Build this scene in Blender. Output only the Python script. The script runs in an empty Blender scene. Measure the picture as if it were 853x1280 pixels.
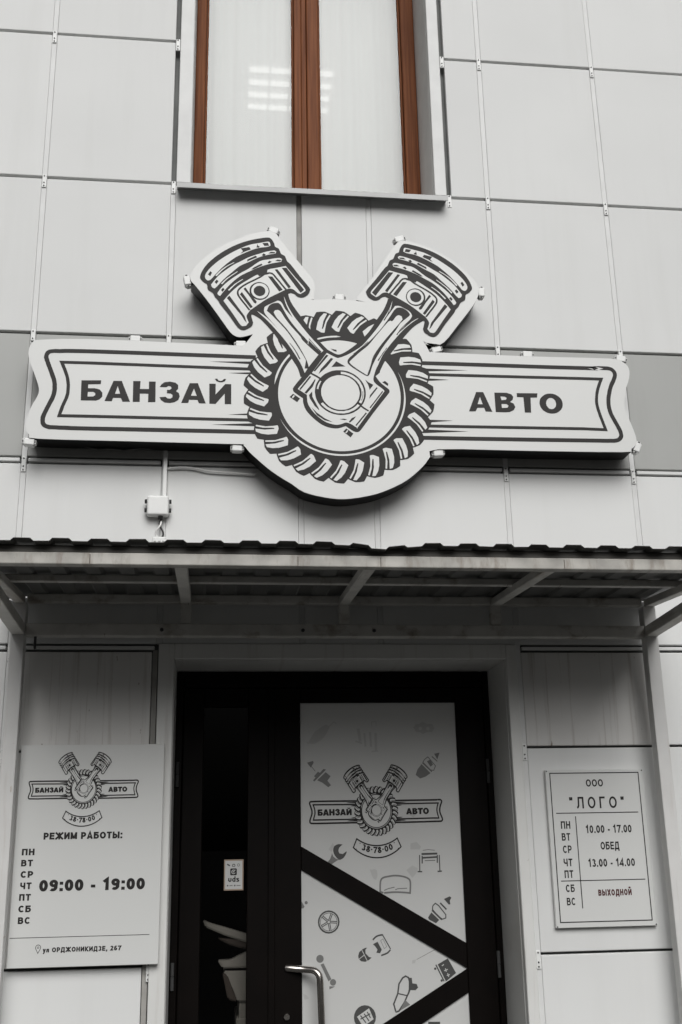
import bpy, bmesh, math, random
from mathutils import Vector, Matrix
from mathutils.geometry import tessellate_polygon

S = bpy.context.scene
C = S.collection
random.seed(7)
# ------------------------------------------------------------------ camera
cam = bpy.data.cameras.new('camera')
co = bpy.data.objects.new('camera', cam); C.objects.link(co)
cam.sensor_fit = 'VERTICAL'; cam.sensor_height = 36.0; cam.lens = 37.85
cam.clip_start = 0.05; cam.clip_end = 2000
RT = Vector((0.993315, -0.114022, -0.018031)); UP = Vector((-0.016441, -0.294330, 0.955563)); FW = Vector((0.114262, 0.948878, 0.294237))
M = Matrix((RT, UP, -FW)).transposed().to_4x4(); M.translation = Vector((0, -5, 1.6))
co.matrix_world = M
S.camera = co
# ------------------------------------------------------------------ light
SUN_EL, SUN_AZ = math.radians(39), math.radians(5)
w = bpy.data.worlds.new('World'); S.world = w; w.use_nodes = True
nt = w.node_tree; bg = nt.nodes['Background']
sky = nt.nodes.new('ShaderNodeTexSky'); sky.sky_type = 'NISHITA'; sky.sun_disc = False
sky.sun_elevation = SUN_EL; sky.sun_rotation = math.pi - SUN_AZ; sky.air_density = 1.0; sky.dust_density = 5.0; sky.ozone_density = 1.0
hs = nt.nodes.new('ShaderNodeHueSaturation'); hs.inputs['Saturation'].default_value = 0.10
nt.links.new(sky.outputs[0], hs.inputs['Color']); # overcast sky: brightest overhead, dull near the horizon
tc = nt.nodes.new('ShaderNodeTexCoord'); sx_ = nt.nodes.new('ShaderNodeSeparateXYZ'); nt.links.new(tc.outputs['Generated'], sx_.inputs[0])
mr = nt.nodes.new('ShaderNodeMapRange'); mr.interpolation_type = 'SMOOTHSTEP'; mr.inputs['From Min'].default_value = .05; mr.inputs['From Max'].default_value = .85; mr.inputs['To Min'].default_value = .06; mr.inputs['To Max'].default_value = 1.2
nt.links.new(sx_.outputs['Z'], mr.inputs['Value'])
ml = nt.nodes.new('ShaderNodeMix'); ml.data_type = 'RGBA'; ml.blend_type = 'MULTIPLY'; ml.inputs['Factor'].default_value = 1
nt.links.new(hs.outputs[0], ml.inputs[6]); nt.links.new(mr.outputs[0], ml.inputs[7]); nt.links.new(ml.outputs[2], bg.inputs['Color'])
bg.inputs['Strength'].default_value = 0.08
sl = bpy.data.lights.new('sun', 'SUN'); sl.energy = 1.85; sl.angle = math.radians(46); sl.color = (1, 0.995, 0.985)
so = bpy.data.objects.new('sun', sl); C.objects.link(so); so.location = (3, -8, 12)
d = Vector((math.sin(SUN_AZ)*math.cos(SUN_EL), -math.cos(SUN_AZ)*math.cos(SUN_EL), math.sin(SUN_EL)))
so.rotation_euler = d.to_track_quat('Z', 'Y').to_euler()
S.view_settings.view_transform = 'Standard'; S.view_settings.look = 'None'; S.view_settings.exposure = 0.10; S.view_settings.gamma = 1.0
S.view_settings.use_curve_mapping = False
S.cycles.max_bounces = 10; S.cycles.transparent_max_bounces = 16
S.cycles.use_denoising = True

# ------------------------------------------------------------------ materials
def mat(name, col, rough=0.5, metal=0.0, var=0.0, vscale=3.0, bump=0.0, bscale=40.0, coat=0.0, spec=0.5):
    m = bpy.data.materials.new(name); m.use_nodes = True
    n = m.node_tree; b = n.nodes['Principled BSDF']
    b.inputs['Base Color'].default_value = (*col, 1); b.inputs['Roughness'].default_value = rough
    b.inputs['Metallic'].default_value = metal; b.inputs['Coat Weight'].default_value = coat; b.inputs['Specular IOR Level'].default_value = spec
    g = None
    if var or bump:
        g = n.nodes.new('ShaderNodeNewGeometry')
    if var:
        t = n.nodes.new('ShaderNodeTexNoise'); t.inputs['Scale'].default_value = vscale; t.inputs['Detail'].default_value = 6
        n.links.new(g.outputs['Position'], t.inputs['Vector'])
        r = n.nodes.new('ShaderNodeMapRange'); r.inputs['From Min'].default_value = .3; r.inputs['From Max'].default_value = .7
        r.inputs['To Min'].default_value = 1-var; r.inputs['To Max'].default_value = 1+var*.4
        n.links.new(t.outputs['Fac'], r.inputs['Value'])
        x = n.nodes.new('ShaderNodeMix'); x.data_type = 'RGBA'; x.blend_type = 'MULTIPLY'; x.inputs['Factor'].default_value = 1
        x.inputs[6].default_value = (*col, 1); n.links.new(r.outputs[0], x.inputs[7]); n.links.new(x.outputs[2], b.inputs['Base Color'])
    if bump:
        t2 = n.nodes.new('ShaderNodeTexNoise'); t2.inputs['Scale'].default_value = bscale; t2.inputs['Detail'].default_value = 2
        n.links.new(g.outputs['Position'], t2.inputs['Vector'])
        bp = n.nodes.new('ShaderNodeBump'); bp.inputs['Strength'].default_value = 1; bp.inputs['Distance'].default_value = bump
        n.links.new(t2.outputs['Fac'], bp.inputs['Height']); n.links.new(bp.outputs[0], b.inputs['Normal'])
    return m

def stained(m, amount, sx=14.0, sz=1.1, lo=.52, hi=.72, tint=(.25, .22, .19), seed=0.0, speck=0.5):
    """vertical run-off stains and specks mixed over the base colour of m"""
    n = m.node_tree; b = n.nodes['Principled BSDF']
    src = b.inputs['Base Color'].links[0].from_socket if b.inputs['Base Color'].is_linked else None
    base = tuple(b.inputs['Base Color'].default_value)
    g = n.nodes.new('ShaderNodeNewGeometry')
    mp = n.nodes.new('ShaderNodeMapping'); mp.inputs['Scale'].default_value = (sx, 1, sz); mp.inputs['Location'].default_value = (seed, 0, seed*.7)
    n.links.new(g.outputs['Position'], mp.inputs['Vector'])
    t = n.nodes.new('ShaderNodeTexNoise'); t.inputs['Scale'].default_value = 1.0; t.inputs['Detail'].default_value = 7; t.inputs['Roughness'].default_value = .62
    n.links.new(mp.outputs[0], t.inputs['Vector'])
    r = n.nodes.new('ShaderNodeMapRange'); r.inputs['From Min'].default_value = lo; r.inputs['From Max'].default_value = hi
    r.inputs['To Min'].default_value = 0; r.inputs['To Max'].default_value = amount
    n.links.new(t.outputs['Fac'], r.inputs['Value'])
    mp2 = n.nodes.new('ShaderNodeMapping'); mp2.inputs['Scale'].default_value = (60, 1, 17); n.links.new(g.outputs['Position'], mp2.inputs['Vector'])
    t2 = n.nodes.new('ShaderNodeTexNoise'); t2.inputs['Scale'].default_value = 1.0; t2.inputs['Detail'].default_value = 3; n.links.new(mp2.outputs[0], t2.inputs['Vector'])
    r2 = n.nodes.new('ShaderNodeMapRange'); r2.inputs['From Min'].default_value = .71; r2.inputs['From Max'].default_value = .76; r2.inputs['To Max'].default_value = speck
    n.links.new(t2.outputs['Fac'], r2.inputs['Value'])
    mx = n.nodes.new('ShaderNodeMath'); mx.operation = 'MAXIMUM'; n.links.new(r.outputs[0], mx.inputs[0]); n.links.new(r2.outputs[0], mx.inputs[1])
    x = n.nodes.new('ShaderNodeMix'); x.data_type = 'RGBA'; x.blend_type = 'MIX'
    n.links.new(mx.outputs[0], x.inputs['Factor'])
    if src: n.links.new(src, x.inputs[6])
    else: x.inputs[6].default_value = base
    x.inputs[7].default_value = tuple(base[i]*tint[i] for i in range(3)) + (1,)
    n.links.new(x.outputs[2], b.inputs['Base Color'])
    return m

def tone(m, amt):
    """each cassette came from its own coil: a slightly different white"""
    n = m.node_tree; b = n.nodes['Principled BSDF']; src = b.inputs['Base Color'].links[0].from_socket
    oi = n.nodes.new('ShaderNodeObjectInfo'); r = n.nodes.new('ShaderNodeMapRange'); r.inputs['To Min'].default_value = 1-amt; r.inputs['To Max'].default_value = 1; n.links.new(oi.outputs['Random'], r.inputs['Value'])
    x = n.nodes.new('ShaderNodeMix'); x.data_type = 'RGBA'; x.blend_type = 'MULTIPLY'; x.inputs['Factor'].default_value = 1
    n.links.new(src, x.inputs[6]); n.links.new(r.outputs[0], x.inputs[7]); n.links.new(x.outputs[2], b.inputs['Base Color']); return m
WHITE = (.73, .735, .725)
m_panel = stained(mat('white_cladding_paint', WHITE, .6, spec=.3, var=.035, vscale=1.3, bump=.004, bscale=2.2), .20, 5, .35, .5, .8, (.70, .69, .66), 1.7, 0)
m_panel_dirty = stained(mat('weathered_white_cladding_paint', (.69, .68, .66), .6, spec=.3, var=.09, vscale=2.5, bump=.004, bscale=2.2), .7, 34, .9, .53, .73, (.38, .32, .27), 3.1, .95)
m_panel = tone(m_panel, .045)
m_grey = stained(mat('grey_cladding_paint', (.37, .375, .36), .45, var=.05, vscale=1.5, bump=.003, bscale=2), .3, 9, .6, .5, .8, (.7, .7, .68), 5, 0)
m_grime = mat('grey_joint_strip', (.34, .33, .31), .7, var=.3, vscale=9)
m_back = mat('joint_backing', (.16, .165, .16), .8, var=.3, vscale=6)
m_profile = mat('white_joint_profile', (.68, .685, .675), .5, var=.08, vscale=8)
m_rivet = mat('dark_rivet', (.05, .05, .05), .5)
m_trim = stained(mat('white_door_trim_paint', (.68, .68, .66), .45, var=.06, vscale=3), .45, 26, 1.5, .55, .75, (.55, .5, .45), 8, .5)
m_signw = mat('white_sign_acrylic', (.645, .65, .635), .36, var=.015, vscale=2)
m_signk = mat('black_sign_return', (.005, .005, .005), .4, spec=.15)
m_ink = mat('charcoal_vinyl', (.022, .020, .019), .55, spec=.25)
m_inkred = mat('dark_red_ink', (.07, .014, .014), .5)
m_icon = [mat('dark_grey_print', (.06, .06, .058), .5), mat('mid_grey_print', (.17, .17, .165), .5), mat('pale_grey_print', (.47, .47, .46), .5), None]
m_film = mat('white_window_film', (.61, .612, .60), .22, var=.03, vscale=3, coat=.3)
m_icon[3] = m_film
m_door = mat('dark_brown_door_paint', (.0035, .0022, .0017), .5, var=.3, vscale=9, spec=.10)
m_steel = mat('brushed_steel', (.50, .47, .44), .25, 1.0, var=.1, vscale=30)
m_canopy = stained(mat('worn_cream_metal_paint', (.60, .585, .55), .55, var=.22, vscale=7, bump=.0006, bscale=60), .75, 8, 11, .53, .68, (.36, .29, .23), 2, .95)
m_beam = stained(mat('grimy_cream_metal_paint', (.45, .435, .40), .55, var=.3, vscale=9), .7, 16, 5, .52, .70, (.40, .32, .26), 6, .95)
m_post = stained(mat('worn_white_metal_paint', (.66, .655, .64), .5, var=.08, vscale=6), .4, 26, 2, .58, .76, (.6, .5, .42), 4, .7)
m_roof = mat('dark_brown_roof_sheet', (.035, .031, .028), .45, var=.2, vscale=5)
m_roofu = stained(mat('grey_roof_sheet_underside', (.13, .13, .125), .5, var=.25, vscale=4), .5, 3, 3, .5, .75, (.5, .45, .4), 4, .3)
m_plastic = mat('white_plastic', (.76, .765, .75), .4, var=.04, vscale=15)
m_cable = mat('white_cable_sheath', (.78, .78, .76), .45)
m_cablek = mat('dark_cable_sheath', (.03, .03, .03), .5)
m_sill = mat('grey_metal_sill', (.42, .425, .42), .4, var=.1, vscale=6)
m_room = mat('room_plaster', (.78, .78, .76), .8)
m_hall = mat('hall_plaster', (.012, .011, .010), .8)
m_paving = mat('paving', (.07, .07, .068), .95, spec=.05, var=.25, vscale=4, bump=.002, bscale=30)
m_asphalt = mat('asphalt', (.045, .045, .045), .95, spec=.03, var=.3, vscale=2, bump=.004, bscale=60)
m_orange = mat('sticker_edge', (.36, .27, .2), .5)
m_reflpale = mat('pale_beige_reflection_tone', (.24, .225, .205), .7, var=.08, vscale=9)  # pale and brown tones of the shapes imitating a car reflection
m_reflbrown = mat('brown_reflection_tone', (.04, .028, .022), .6)

def wood():
    m = mat('brown_varnished_wood', (.15, .05, .02), .55, spec=.12); n = m.node_tree; b = n.nodes['Principled BSDF']
    g = n.nodes.new('ShaderNodeNewGeometry'); mp = n.nodes.new('ShaderNodeMapping'); mp.inputs['Scale'].default_value = (70, 30, 2.2); n.links.new(g.outputs['Position'], mp.inputs['Vector'])
    t = n.nodes.new('ShaderNodeTexNoise'); t.inputs['Scale'].default_value = 1; t.inputs['Detail'].default_value = 5; n.links.new(mp.outputs[0], t.inputs['Vector'])
    r = n.nodes.new('ShaderNodeValToRGB'); r.color_ramp.elements[0].position = .3; r.color_ramp.elements[1].position = .75
    r.color_ramp.elements[0].color = (.12, .036, .012, 1); r.color_ramp.elements[1].color = (.25, .088, .032, 1)
    n.links.new(t.outputs['Fac'], r.inputs[0]); n.links.new(r.outputs[0], b.inputs['Base Color']); return m
m_wood = wood()
def glass(name, rough=0.0, tint=(.9, .92, .91), f0=.05):
    m = bpy.data.materials.new(name); m.use_nodes = True; n = m.node_tree; n.nodes.clear()
    o = n.nodes.new('ShaderNodeOutputMaterial'); mx = n.nodes.new('ShaderNodeMixShader'); lw = n.nodes.new('ShaderNodeLayerWeight'); lw.inputs['Blend'].default_value = .5; pw = n.nodes.new('ShaderNodeMath'); pw.operation = 'POWER'; pw.inputs[1].default_value = 5
    f = n.nodes.new('ShaderNodeMath'); f.operation = 'MULTIPLY_ADD'; f.inputs[1].default_value = .92; f.inputs[2].default_value = f0; n.links.new(lw.outputs['Facing'], pw.inputs[0]); n.links.new(pw.outputs[0], f.inputs[0])
    t = n.nodes.new('ShaderNodeBsdfTransparent'); t.inputs[0].default_value = (*tint, 1); gl = n.nodes.new('ShaderNodeBsdfGlossy'); gl.inputs['Roughness'].default_value = rough
    n.links.new(f.outputs[0], mx.inputs[0]); n.links.new(t.outputs[0], mx.inputs[1]); n.links.new(gl.outputs[0], mx.inputs[2]); n.links.new(mx.outputs[0], o.inputs[0]); return m
m_glass = glass('window_glass'); m_glassd = glass('door_glass', 0, (.8, .8, .78), .022)
def sheer():
    m = bpy.data.materials.new('sheer_curtain'); m.use_nodes = True; n = m.node_tree; n.nodes.clear()
    o = n.nodes.new('ShaderNodeOutputMaterial'); mx = n.nodes.new('ShaderNodeMixShader'); mx.inputs[0].default_value = .80
    t = n.nodes.new('ShaderNodeBsdfTransparent'); df = n.nodes.new('ShaderNodeBsdfDiffuse'); df.inputs[0].default_value = (.80, .805, .79, 1)
    tl = n.nodes.new('ShaderNodeBsdfTranslucent'); tl.inputs[0].default_value = (.88, .88, .87, 1); m2 = n.nodes.new('ShaderNodeMixShader'); m2.inputs[0].default_value = .3
    n.links.new(df.outputs[0], m2.inputs[1]); n.links.new(tl.outputs[0], m2.inputs[2]); n.links.new(t.outputs[0], mx.inputs[1]); n.links.new(m2.outputs[0], mx.inputs[2]); n.links.new(mx.outputs[0], o.inputs[0]); return m
m_sheer = sheer()
m_tube = bpy.data.materials.new('lit_fluorescent_tube'); m_tube.use_nodes = True
_b = m_tube.node_tree.nodes['Principled BSDF']; _b.inputs['Emission Color'].default_value = (1, .99, .97, 1); _b.inputs['Emission Strength'].default_value = 0.95

# ------------------------------------------------------------------ helpers
BASE = {}
def thing(name, label, cat, loc, group=None):
    o = bpy.data.objects.new(name, None); C.objects.link(o); o.location = loc; o.empty_display_size = .1
    o['label'] = label; o['category'] = cat
    if group: o['group'] = group
    BASE[o.name] = Vector(loc); return o
def base_of(o):
    v = Vector((0, 0, 0))
    while o is not None:
        v = v + o.location; o = o.parent
    return v
def obj(name, bm, mats, parent=None, smooth=False, label=None):
    """links bm (world coordinates) as ONE mesh object under parent"""
    me = bpy.data.meshes.new(name)
    off = base_of(parent) if parent else None
    if off is not None: bmesh.ops.translate(bm, verts=bm.verts, vec=-off)
    bm.to_mesh(me); bm.free()
    for x in (mats if isinstance(mats, (list, tuple)) else [mats]): me.materials.append(x)
    if smooth:
        for p in me.polygons: p.use_smooth = True
    o = bpy.data.objects.new(name, me); C.objects.link(o)
    if parent: o.parent = parent
    if label: o['label'] = label
    return o
def tag(o, label, cat, group=None):
    o['label'] = label; o['category'] = cat
    if group: o['group'] = group
    return o
def B(): return bmesh.new()
def box(bm, x0, x1, y0, y1, z0, z1, bev=0.0, mi=0, seg=1):
    t = bmesh.new(); bmesh.ops.create_cube(t, size=1)
    for v in t.verts: v.co = Vector((x0+(v.co.x+.5)*(x1-x0), y0+(v.co.y+.5)*(y1-y0), z0+(v.co.z+.5)*(z1-z0)))
    if bev: bmesh.ops.bevel(t, geom=t.edges[:], offset=bev, segments=seg, affect='EDGES', profile=.5)
    merge(bm, t, mi); return bm
def merge(bm, t, mi=0, mtx=None):
    if mtx is not None: bmesh.ops.transform(t, matrix=mtx, verts=t.verts)
    vm = {v: bm.verts.new(v.co) for v in t.verts}
    for f in t.faces:
        try: nf = bm.faces.new([vm[v] for v in f.verts]); nf.material_index = mi; nf.smooth = f.smooth
        except ValueError: pass
    t.free()
def bar(bm, p, q, wd, ht, bev=.003, mi=0):
    """rectangular tube from p to q (wd across, ht up)"""
    p, q = Vector(p), Vector(q); L = (q-p).length; t = bmesh.new(); bmesh.ops.create_cube(t, size=1)
    for v in t.verts: v.co = Vector((v.co.x*wd, (v.co.y+.5)*L, v.co.z*ht))
    if bev: bmesh.ops.bevel(t, geom=t.edges[:], offset=bev, segments=1, affect='EDGES')
    dy = (q-p).normalized(); up = Vector((0, 0, 1)) if abs(dy.z) < .95 else Vector((0, 1, 0)); dx = dy.cross(up).normalized(); dz = dx.cross(dy)
    m = Matrix((dx, dy, dz)).transposed().to_4x4(); m.translation = p; merge(bm, t, mi, m); return bm
def tube(bm, pts, r, n=10, mi=0, cap=True):
    pts = [Vector(p) for p in pts]; rings = []; prev = None
    for i, p in enumerate(pts):
        d = (pts[min(i+1, len(pts)-1)] - pts[max(i-1, 0)]).normalized()
        a = prev if prev is not None else (Vector((0, 0, 1)) if abs(d.z) < .9 else Vector((1, 0, 0)))
        a = (a - d*a.dot(d)).normalized(); b = d.cross(a); prev = a
        rings.append([bm.verts.new(p + (a*math.cos(2*math.pi*k/n) + b*math.sin(2*math.pi*k/n))*r) for k in range(n)])
    for i in range(len(rings)-1):
        for k in range(n):
            f = bm.faces.new([rings[i][k], rings[i][(k+1) % n], rings[i+1][(k+1) % n], rings[i+1][k]]); f.smooth = True; f.material_index = mi
    if cap:
        for rg in (rings[0], rings[-1]):
            f = bm.faces.new(rg); f.material_index = mi
    return bm
def bend(p, q, r_, rad, n=8):
    """polyline p-q-r with the corner at q rounded"""
    p, q, r_ = Vector(p), Vector(q), Vector(r_); a = q+(p-q).normalized()*rad; b = q+(r_-q).normalized()*rad
    return [p] + [a*(1-t)**2 + q*2*t*(1-t) + b*t*t for t in [i/n for i in range(n+1)]] + [r_]
def poly(bm, loops, y, fx, mi=0):
    """flat filled polygon (loops of 2D points, the first the outline) in the plane Y=y, facing the street; fx maps 2D -> (x, z)"""
    L = [[Vector((*fx(p), 0)) for p in l] for l in loops]; flat = [v for l in L for v in l]
    vs = [bm.verts.new((v.x, y, v.y)) for v in flat]
    for tri in tessellate_polygon(L):
        a, b, c = [flat[i] for i in tri]
        if (b-a).cross(c-a).z < 0: tri = (tri[0], tri[2], tri[1])
        try: f = bm.faces.new([vs[i] for i in tri]); f.material_index = mi
        except ValueError: pass
def crom(p, sub=4, thr=45, closed=True):
    n = len(p); out = []
    def corner(i):
        if not closed and i in (0, n-1): return True
        a, b, c = p[i-1], p[i], p[(i+1) % n]
        t = math.atan2(c[1]-b[1], c[0]-b[0])-math.atan2(b[1]-a[1], b[0]-a[0]); return abs((t+math.pi) % (2*math.pi)-math.pi) > math.radians(thr)
    cr = [corner(i) for i in range(n)]
    for i in range(n if closed else n-1):
        a, b = p[i], p[(i+1) % n]; pa = p[i-1] if not cr[i] else a; pb = p[(i+2) % n] if not cr[(i+1) % n] else b
        for k in range(sub):
            t = k/sub; out.append(tuple(.5*(2*a[j]+(b[j]-pa[j])*t+(2*pa[j]-5*a[j]+4*b[j]-pb[j])*t*t+(3*a[j]-pa[j]-3*b[j]+pb[j])*t**3) for j in (0, 1)))
    if not closed: out.append(p[-1])
    return out
def stroke(p, wd, closed=False):
    n = len(p); L = []; R = []
    def nrm(u, v):
        q = math.hypot(v[0]-u[0], v[1]-u[1]) or 1; return (-(v[1]-u[1])/q, (v[0]-u[0])/q)
    for i in range(n):
        a = p[i-1] if (i > 0 or closed) else None; b = p[i]; c = p[(i+1) % n] if (i < n-1 or closed) else None
        if a is None: nn = nrm(b, c); k = 1
        elif c is None: nn = nrm(a, b); k = 1
        else:
            n1, n2 = nrm(a, b), nrm(b, c); m = (n1[0]+n2[0], n1[1]+n2[1]); q = math.hypot(*m) or 1; nn = (m[0]/q, m[1]/q); k = 1/max(.45, nn[0]*n1[0]+nn[1]*n1[1])
        L.append((b[0]+nn[0]*wd/2*k, b[1]+nn[1]*wd/2*k)); R.append((b[0]-nn[0]*wd/2*k, b[1]-nn[1]*wd/2*k))
    return [L, R] if closed else [L + R[::-1]]
ident = lambda p: p

# ------------------------------------------------------------------ lettering: upright sign letters drawn from strokes
def arc(cx, cy, rx, ry, a0, a1, n=14): return [(cx+rx*math.cos(math.radians(a0+(a1-a0)*i/n)), cy+ry*math.sin(math.radians(a0+(a1-a0)*i/n))) for i in range(n+1)]
def glyph(ch, t):
    """strokes of a letter of cap height 1 with pen width t: (advance, [(points, closed)])"""
    h = t/2; T1 = 1-h
    O = lambda w, y1=1: arc(w/2, y1/2, w/2-h, y1/2-h, 0, 360, 28)[:-1]
    def bowl(w, y0, y1, x0=0): # right-hand bowl between y0 and y1
        r = (y1-y0)/2; return [(x0, y1)] + arc(w-h-r*.9, (y0+y1)/2, r*.9, r, 90, -90, 12) + [(x0, y0)]
    G = {
     'А': (.78, [([(h*.9, 0), (.39, 1.0), (.78-h*.9, 0)], 0), ([(.2, .27), (.58, .27)], 0)]),
     'Б': (.70, [([(.64, T1), (h, T1), (h, 0)], 0), (bowl(.70, h, .58, h), 0)]),
     'В': (.70, [([(h, 0), (h, 1)], 0), (bowl(.70, h, .54, h), 0), (bowl(.65, .54, T1, h), 0)]),
     'Г': (.58, [([(h, 0), (h, T1), (.58, T1)], 0)]),
     'Д': (.80, [([(.0, h), (.80, h)], 0), ([(h, -.2), (h, t)], 0), ([(.80-h, -.2), (.80-h, t)], 0), ([(.16, h), (.24, T1), (.64, T1), (.64, h)], 0)]),
     'Е': (.64, [([(.64, T1), (h, T1), (h, h), (.64, h)], 0), ([(h, .52), (.60, .52)], 0)]),
     'Ж': (1.05, [([(.525, 0), (.525, 1)], 0), ([(.05, 1), (.50, .5), (.04, 0)], 0), ([(1.0, 1), (.55, .5), (1.01, 0)], 0)]),
     'З': (.64, [(arc(.30, .74, .30-h+.02, .26-h, 160, -90, 12), 0), (arc(.30, .27, .33-h, .27-h, 90, -160, 12), 0)]),
     'И': (.72, [([(h, 1), (h, 0)], 0), ([(.72-h, 1), (.72-h, 0)], 0), ([(h, .06), (.72-h, .94)], 0)]),
     'К': (.70, [([(h, 0), (h, 1)], 0), ([(.66, 1), (h+.08, .5), (.68, 0)], 0)]),
     'Л': (.72, [([(0, h), (.10, h+.02), (.17, .25), (.20, T1), (.72-h, T1), (.72-h, 0)], 0)]),
     'М': (.86, [([(h, 0), (h, 1)], 0), ([(.86-h, 0), (.86-h, 1)], 0), ([(h, .94), (.43, h*.6)], 0), ([(.86-h, .94), (.43, h*.6)], 0)]),
     'Н': (.70, [([(h, 0), (h, 1)], 0), ([(.70-h, 0), (.70-h, 1)], 0), ([(h, .52), (.70-h, .52)], 0)]),
     'О': (.80, [(O(.80), 1)]), 'П': (.70, [([(h, 0), (h, T1), (.70-h, T1), (.70-h, 0)], 0)]),
     'Р': (.66, [([(h, 0), (h, 1)], 0), (bowl(.66, .42, T1, h), 0)]),
     'С': (.72, [(arc(.38, .5, .38-h, .5-h, 42, 318, 24), 0)]),
     'Т': (.66, [([(0, T1), (.66, T1)], 0), ([(.33, 0), (.33, T1)], 0)]),
     'Ч': (.68, [([(.68-h, 0), (.68-h, 1)], 0), ([(h, 1), (h, .62)] + arc(.26+h*.4, .60, .26-h*.6, .18, 180, 270, 6) + [(.68-h, .42)], 0)]),
     'Ы': (.92, [([(h, 0), (h, 1)], 0), (bowl(.64, h, .58, h), 0), ([(.92-h, 0), (.92-h, 1)], 0)]),
     'у': (.54, [([(h*.7, .74), (.28, .05)], 0), ([(.54-h*.7, .74), (.26, -.05), (.14, -.2), (.04, -.18)], 0)]),
     'л': (.54, [([(0, h), (.09, h+.02), (.14, .3), (.15, .74-h), (.54-h, .74-h), (.54-h, 0)], 0)]),
     'в': (.52, [([(h, 0), (h, .74)], 0), (bowl(.52, h, .40, h), 0), (bowl(.49, .40, .74-h, h), 0)]),
     'ы': (.74, [([(h, 0), (h, .74)], 0), (bowl(.50, h, .44, h), 0), ([(.74-h, 0), (.74-h, .74)], 0)]),
     'х': (.54, [([(.06, .74), (.48, 0)], 0), ([(.48, .74), (.06, 0)], 0)]),
     'о': (.58, [(O(.58, .74), 1)]),
     'д': (.62, [([(.0, h), (.62, h)], 0), ([(h, -.15), (h, t)], 0), ([(.62-h, -.15), (.62-h, t)], 0), ([(.14, h), (.2, .74-h), (.50, .74-h), (.50, h)], 0)]),
     'н': (.54, [([(h, 0), (h, .74)], 0), ([(.54-h, 0), (.54-h, .74)], 0), ([(h, .38), (.54-h, .38)], 0)]),
     'й': (.56, [([(h, .74), (h, 0)], 0), ([(.56-h, .74), (.56-h, 0)], 0), ([(h, .06), (.56-h, .68)], 0), ([(.16, .98), (.22, .88), (.34, .88), (.40, .98)], 0)]),
     '0': (.62, [(O(.62), 1)]),
     '1': (.50, [([(.30, 0), (.30, .95), (.05, .72)], 0)]),
     '2': (.62, [(arc(.31, .69, .31-h, .31-h, 165, -40, 12) + [(h+.02, h), (.62, h)], 0)]),
     '3': (.62, [(arc(.29, .75, .29-h, .25-h, 155, -90, 12), 0), (arc(.30, .28, .32-h, .28-h, 90, -155, 12), 0)]),
     '4': (.64, [([(.48, 0), (.48, .95), (.05, .28), (.64, .28)], 0)]),
     '6': (.62, [(arc(.31, .32, .31-h, .32-h, 0, 360, 20)[:-1], 1), ([(h+.01, .34), (h+.03, .6)] + arc(.36, .62, .34-h, .38-h, 170, 50, 8), 0)]),
     '7': (.60, [([(0, T1), (.58, T1), (.38, .5), (.24, 0)], 0)]),
     '8': (.62, [(arc(.31, .28, .31-h, .28-h, 0, 360, 20)[:-1], 1), (arc(.31, .76, .28-h, .24-h, 0, 360, 20)[:-1], 1)]),
     '9': (.62, [(arc(.31, .68, .31-h, .32-h, 0, 360, 20)[:-1], 1), ([(.61-h, .66), (.59-h, .4)] + arc(.26, .38, .34-h, .38-h, -10, -130, 8), 0)]),
     ':': (.28, [([(.14, .0), (.14, t*1.05)], 0), ([(.14, .55), (.14, .55+t*1.05)], 0)]),
     '.': (.26, [([(.13, 0), (.13, t*1.1)], 0)]), ',': (.26, [([(.15, t), (.13, 0), (.06, -.16)], 0)]),
     '·': (.26, [([(.13, .42), (.13, .42+t)], 0)]), '-': (.40, [([(.04, .38), (.36, .38)], 0)]), ' ': (.30, []),
     '"': (.34, [([(.08, .98), (.09, .70)], 0), ([(.26, .98), (.25, .70)], 0)]),
     'u': (.56, [([(h, .72), (h, .28)] + arc(.28, .28, .28-h, .28-h, 180, 360, 10) + [(.56-h, .72)], 0)]),
     'd': (.58, [(arc(.29, .36, .29-h, .36-h, 0, 360, 20)[:-1], 1), ([(.58-h, 0), (.58-h, 1.02)], 0)]),
     's': (.50, [([(.46, .60), (.36, .70-h), (.16, .70-h), (.08, .54), (.2, .40), (.36, .33), (.43, .2), (.34, h), (.14, h), (.03, .14)], 0)]),
    }
    return G[ch]
def text(bm, s, x0, x1, z, hgt, y, t=.16, gap=.14, mi=0, at=None):
    """sets s between x0 and x1 on baseline z; at maps the line to a curve"""
    cur = 0; items = []
    for ch in s:
        adv, st = glyph(ch, t); items.append((cur, st)); cur += adv+gap
    W = cur-gap; sx = (x1-x0)/W; k = 0
    for off, st in items:
        for pts, cl in st:
            loops = stroke(pts, t, bool(cl)); k += 1
            fx = (lambda p, off=off: (x0+(p[0]+off)*sx, z+p[1]*hgt)) if at is None else (lambda p, off=off: at(x0+(p[0]+off)*sx, z+p[1]*hgt))
            if cl: Lf, Rt = loops; Lf = Lf+Lf[:1]; Rt = Rt+Rt[:1]
            else: m_ = len(pts); Lf, Rt = loops[0][:m_], loops[0][m_:][::-1]
            yy = y-.00002*(k % 9); lv = [bm.verts.new((fx(p)[0], yy, fx(p)[1])) for p in Lf]; rv = [bm.verts.new((fx(p)[0], yy, fx(p)[1])) for p in Rt]
            for q in range(len(lv)-1):
                f = bm.faces.new((lv[q], rv[q], rv[q+1], lv[q+1])); f.material_index = mi
                f.normal_update()
                if f.normal.y > 0: f.normal_flip()

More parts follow.
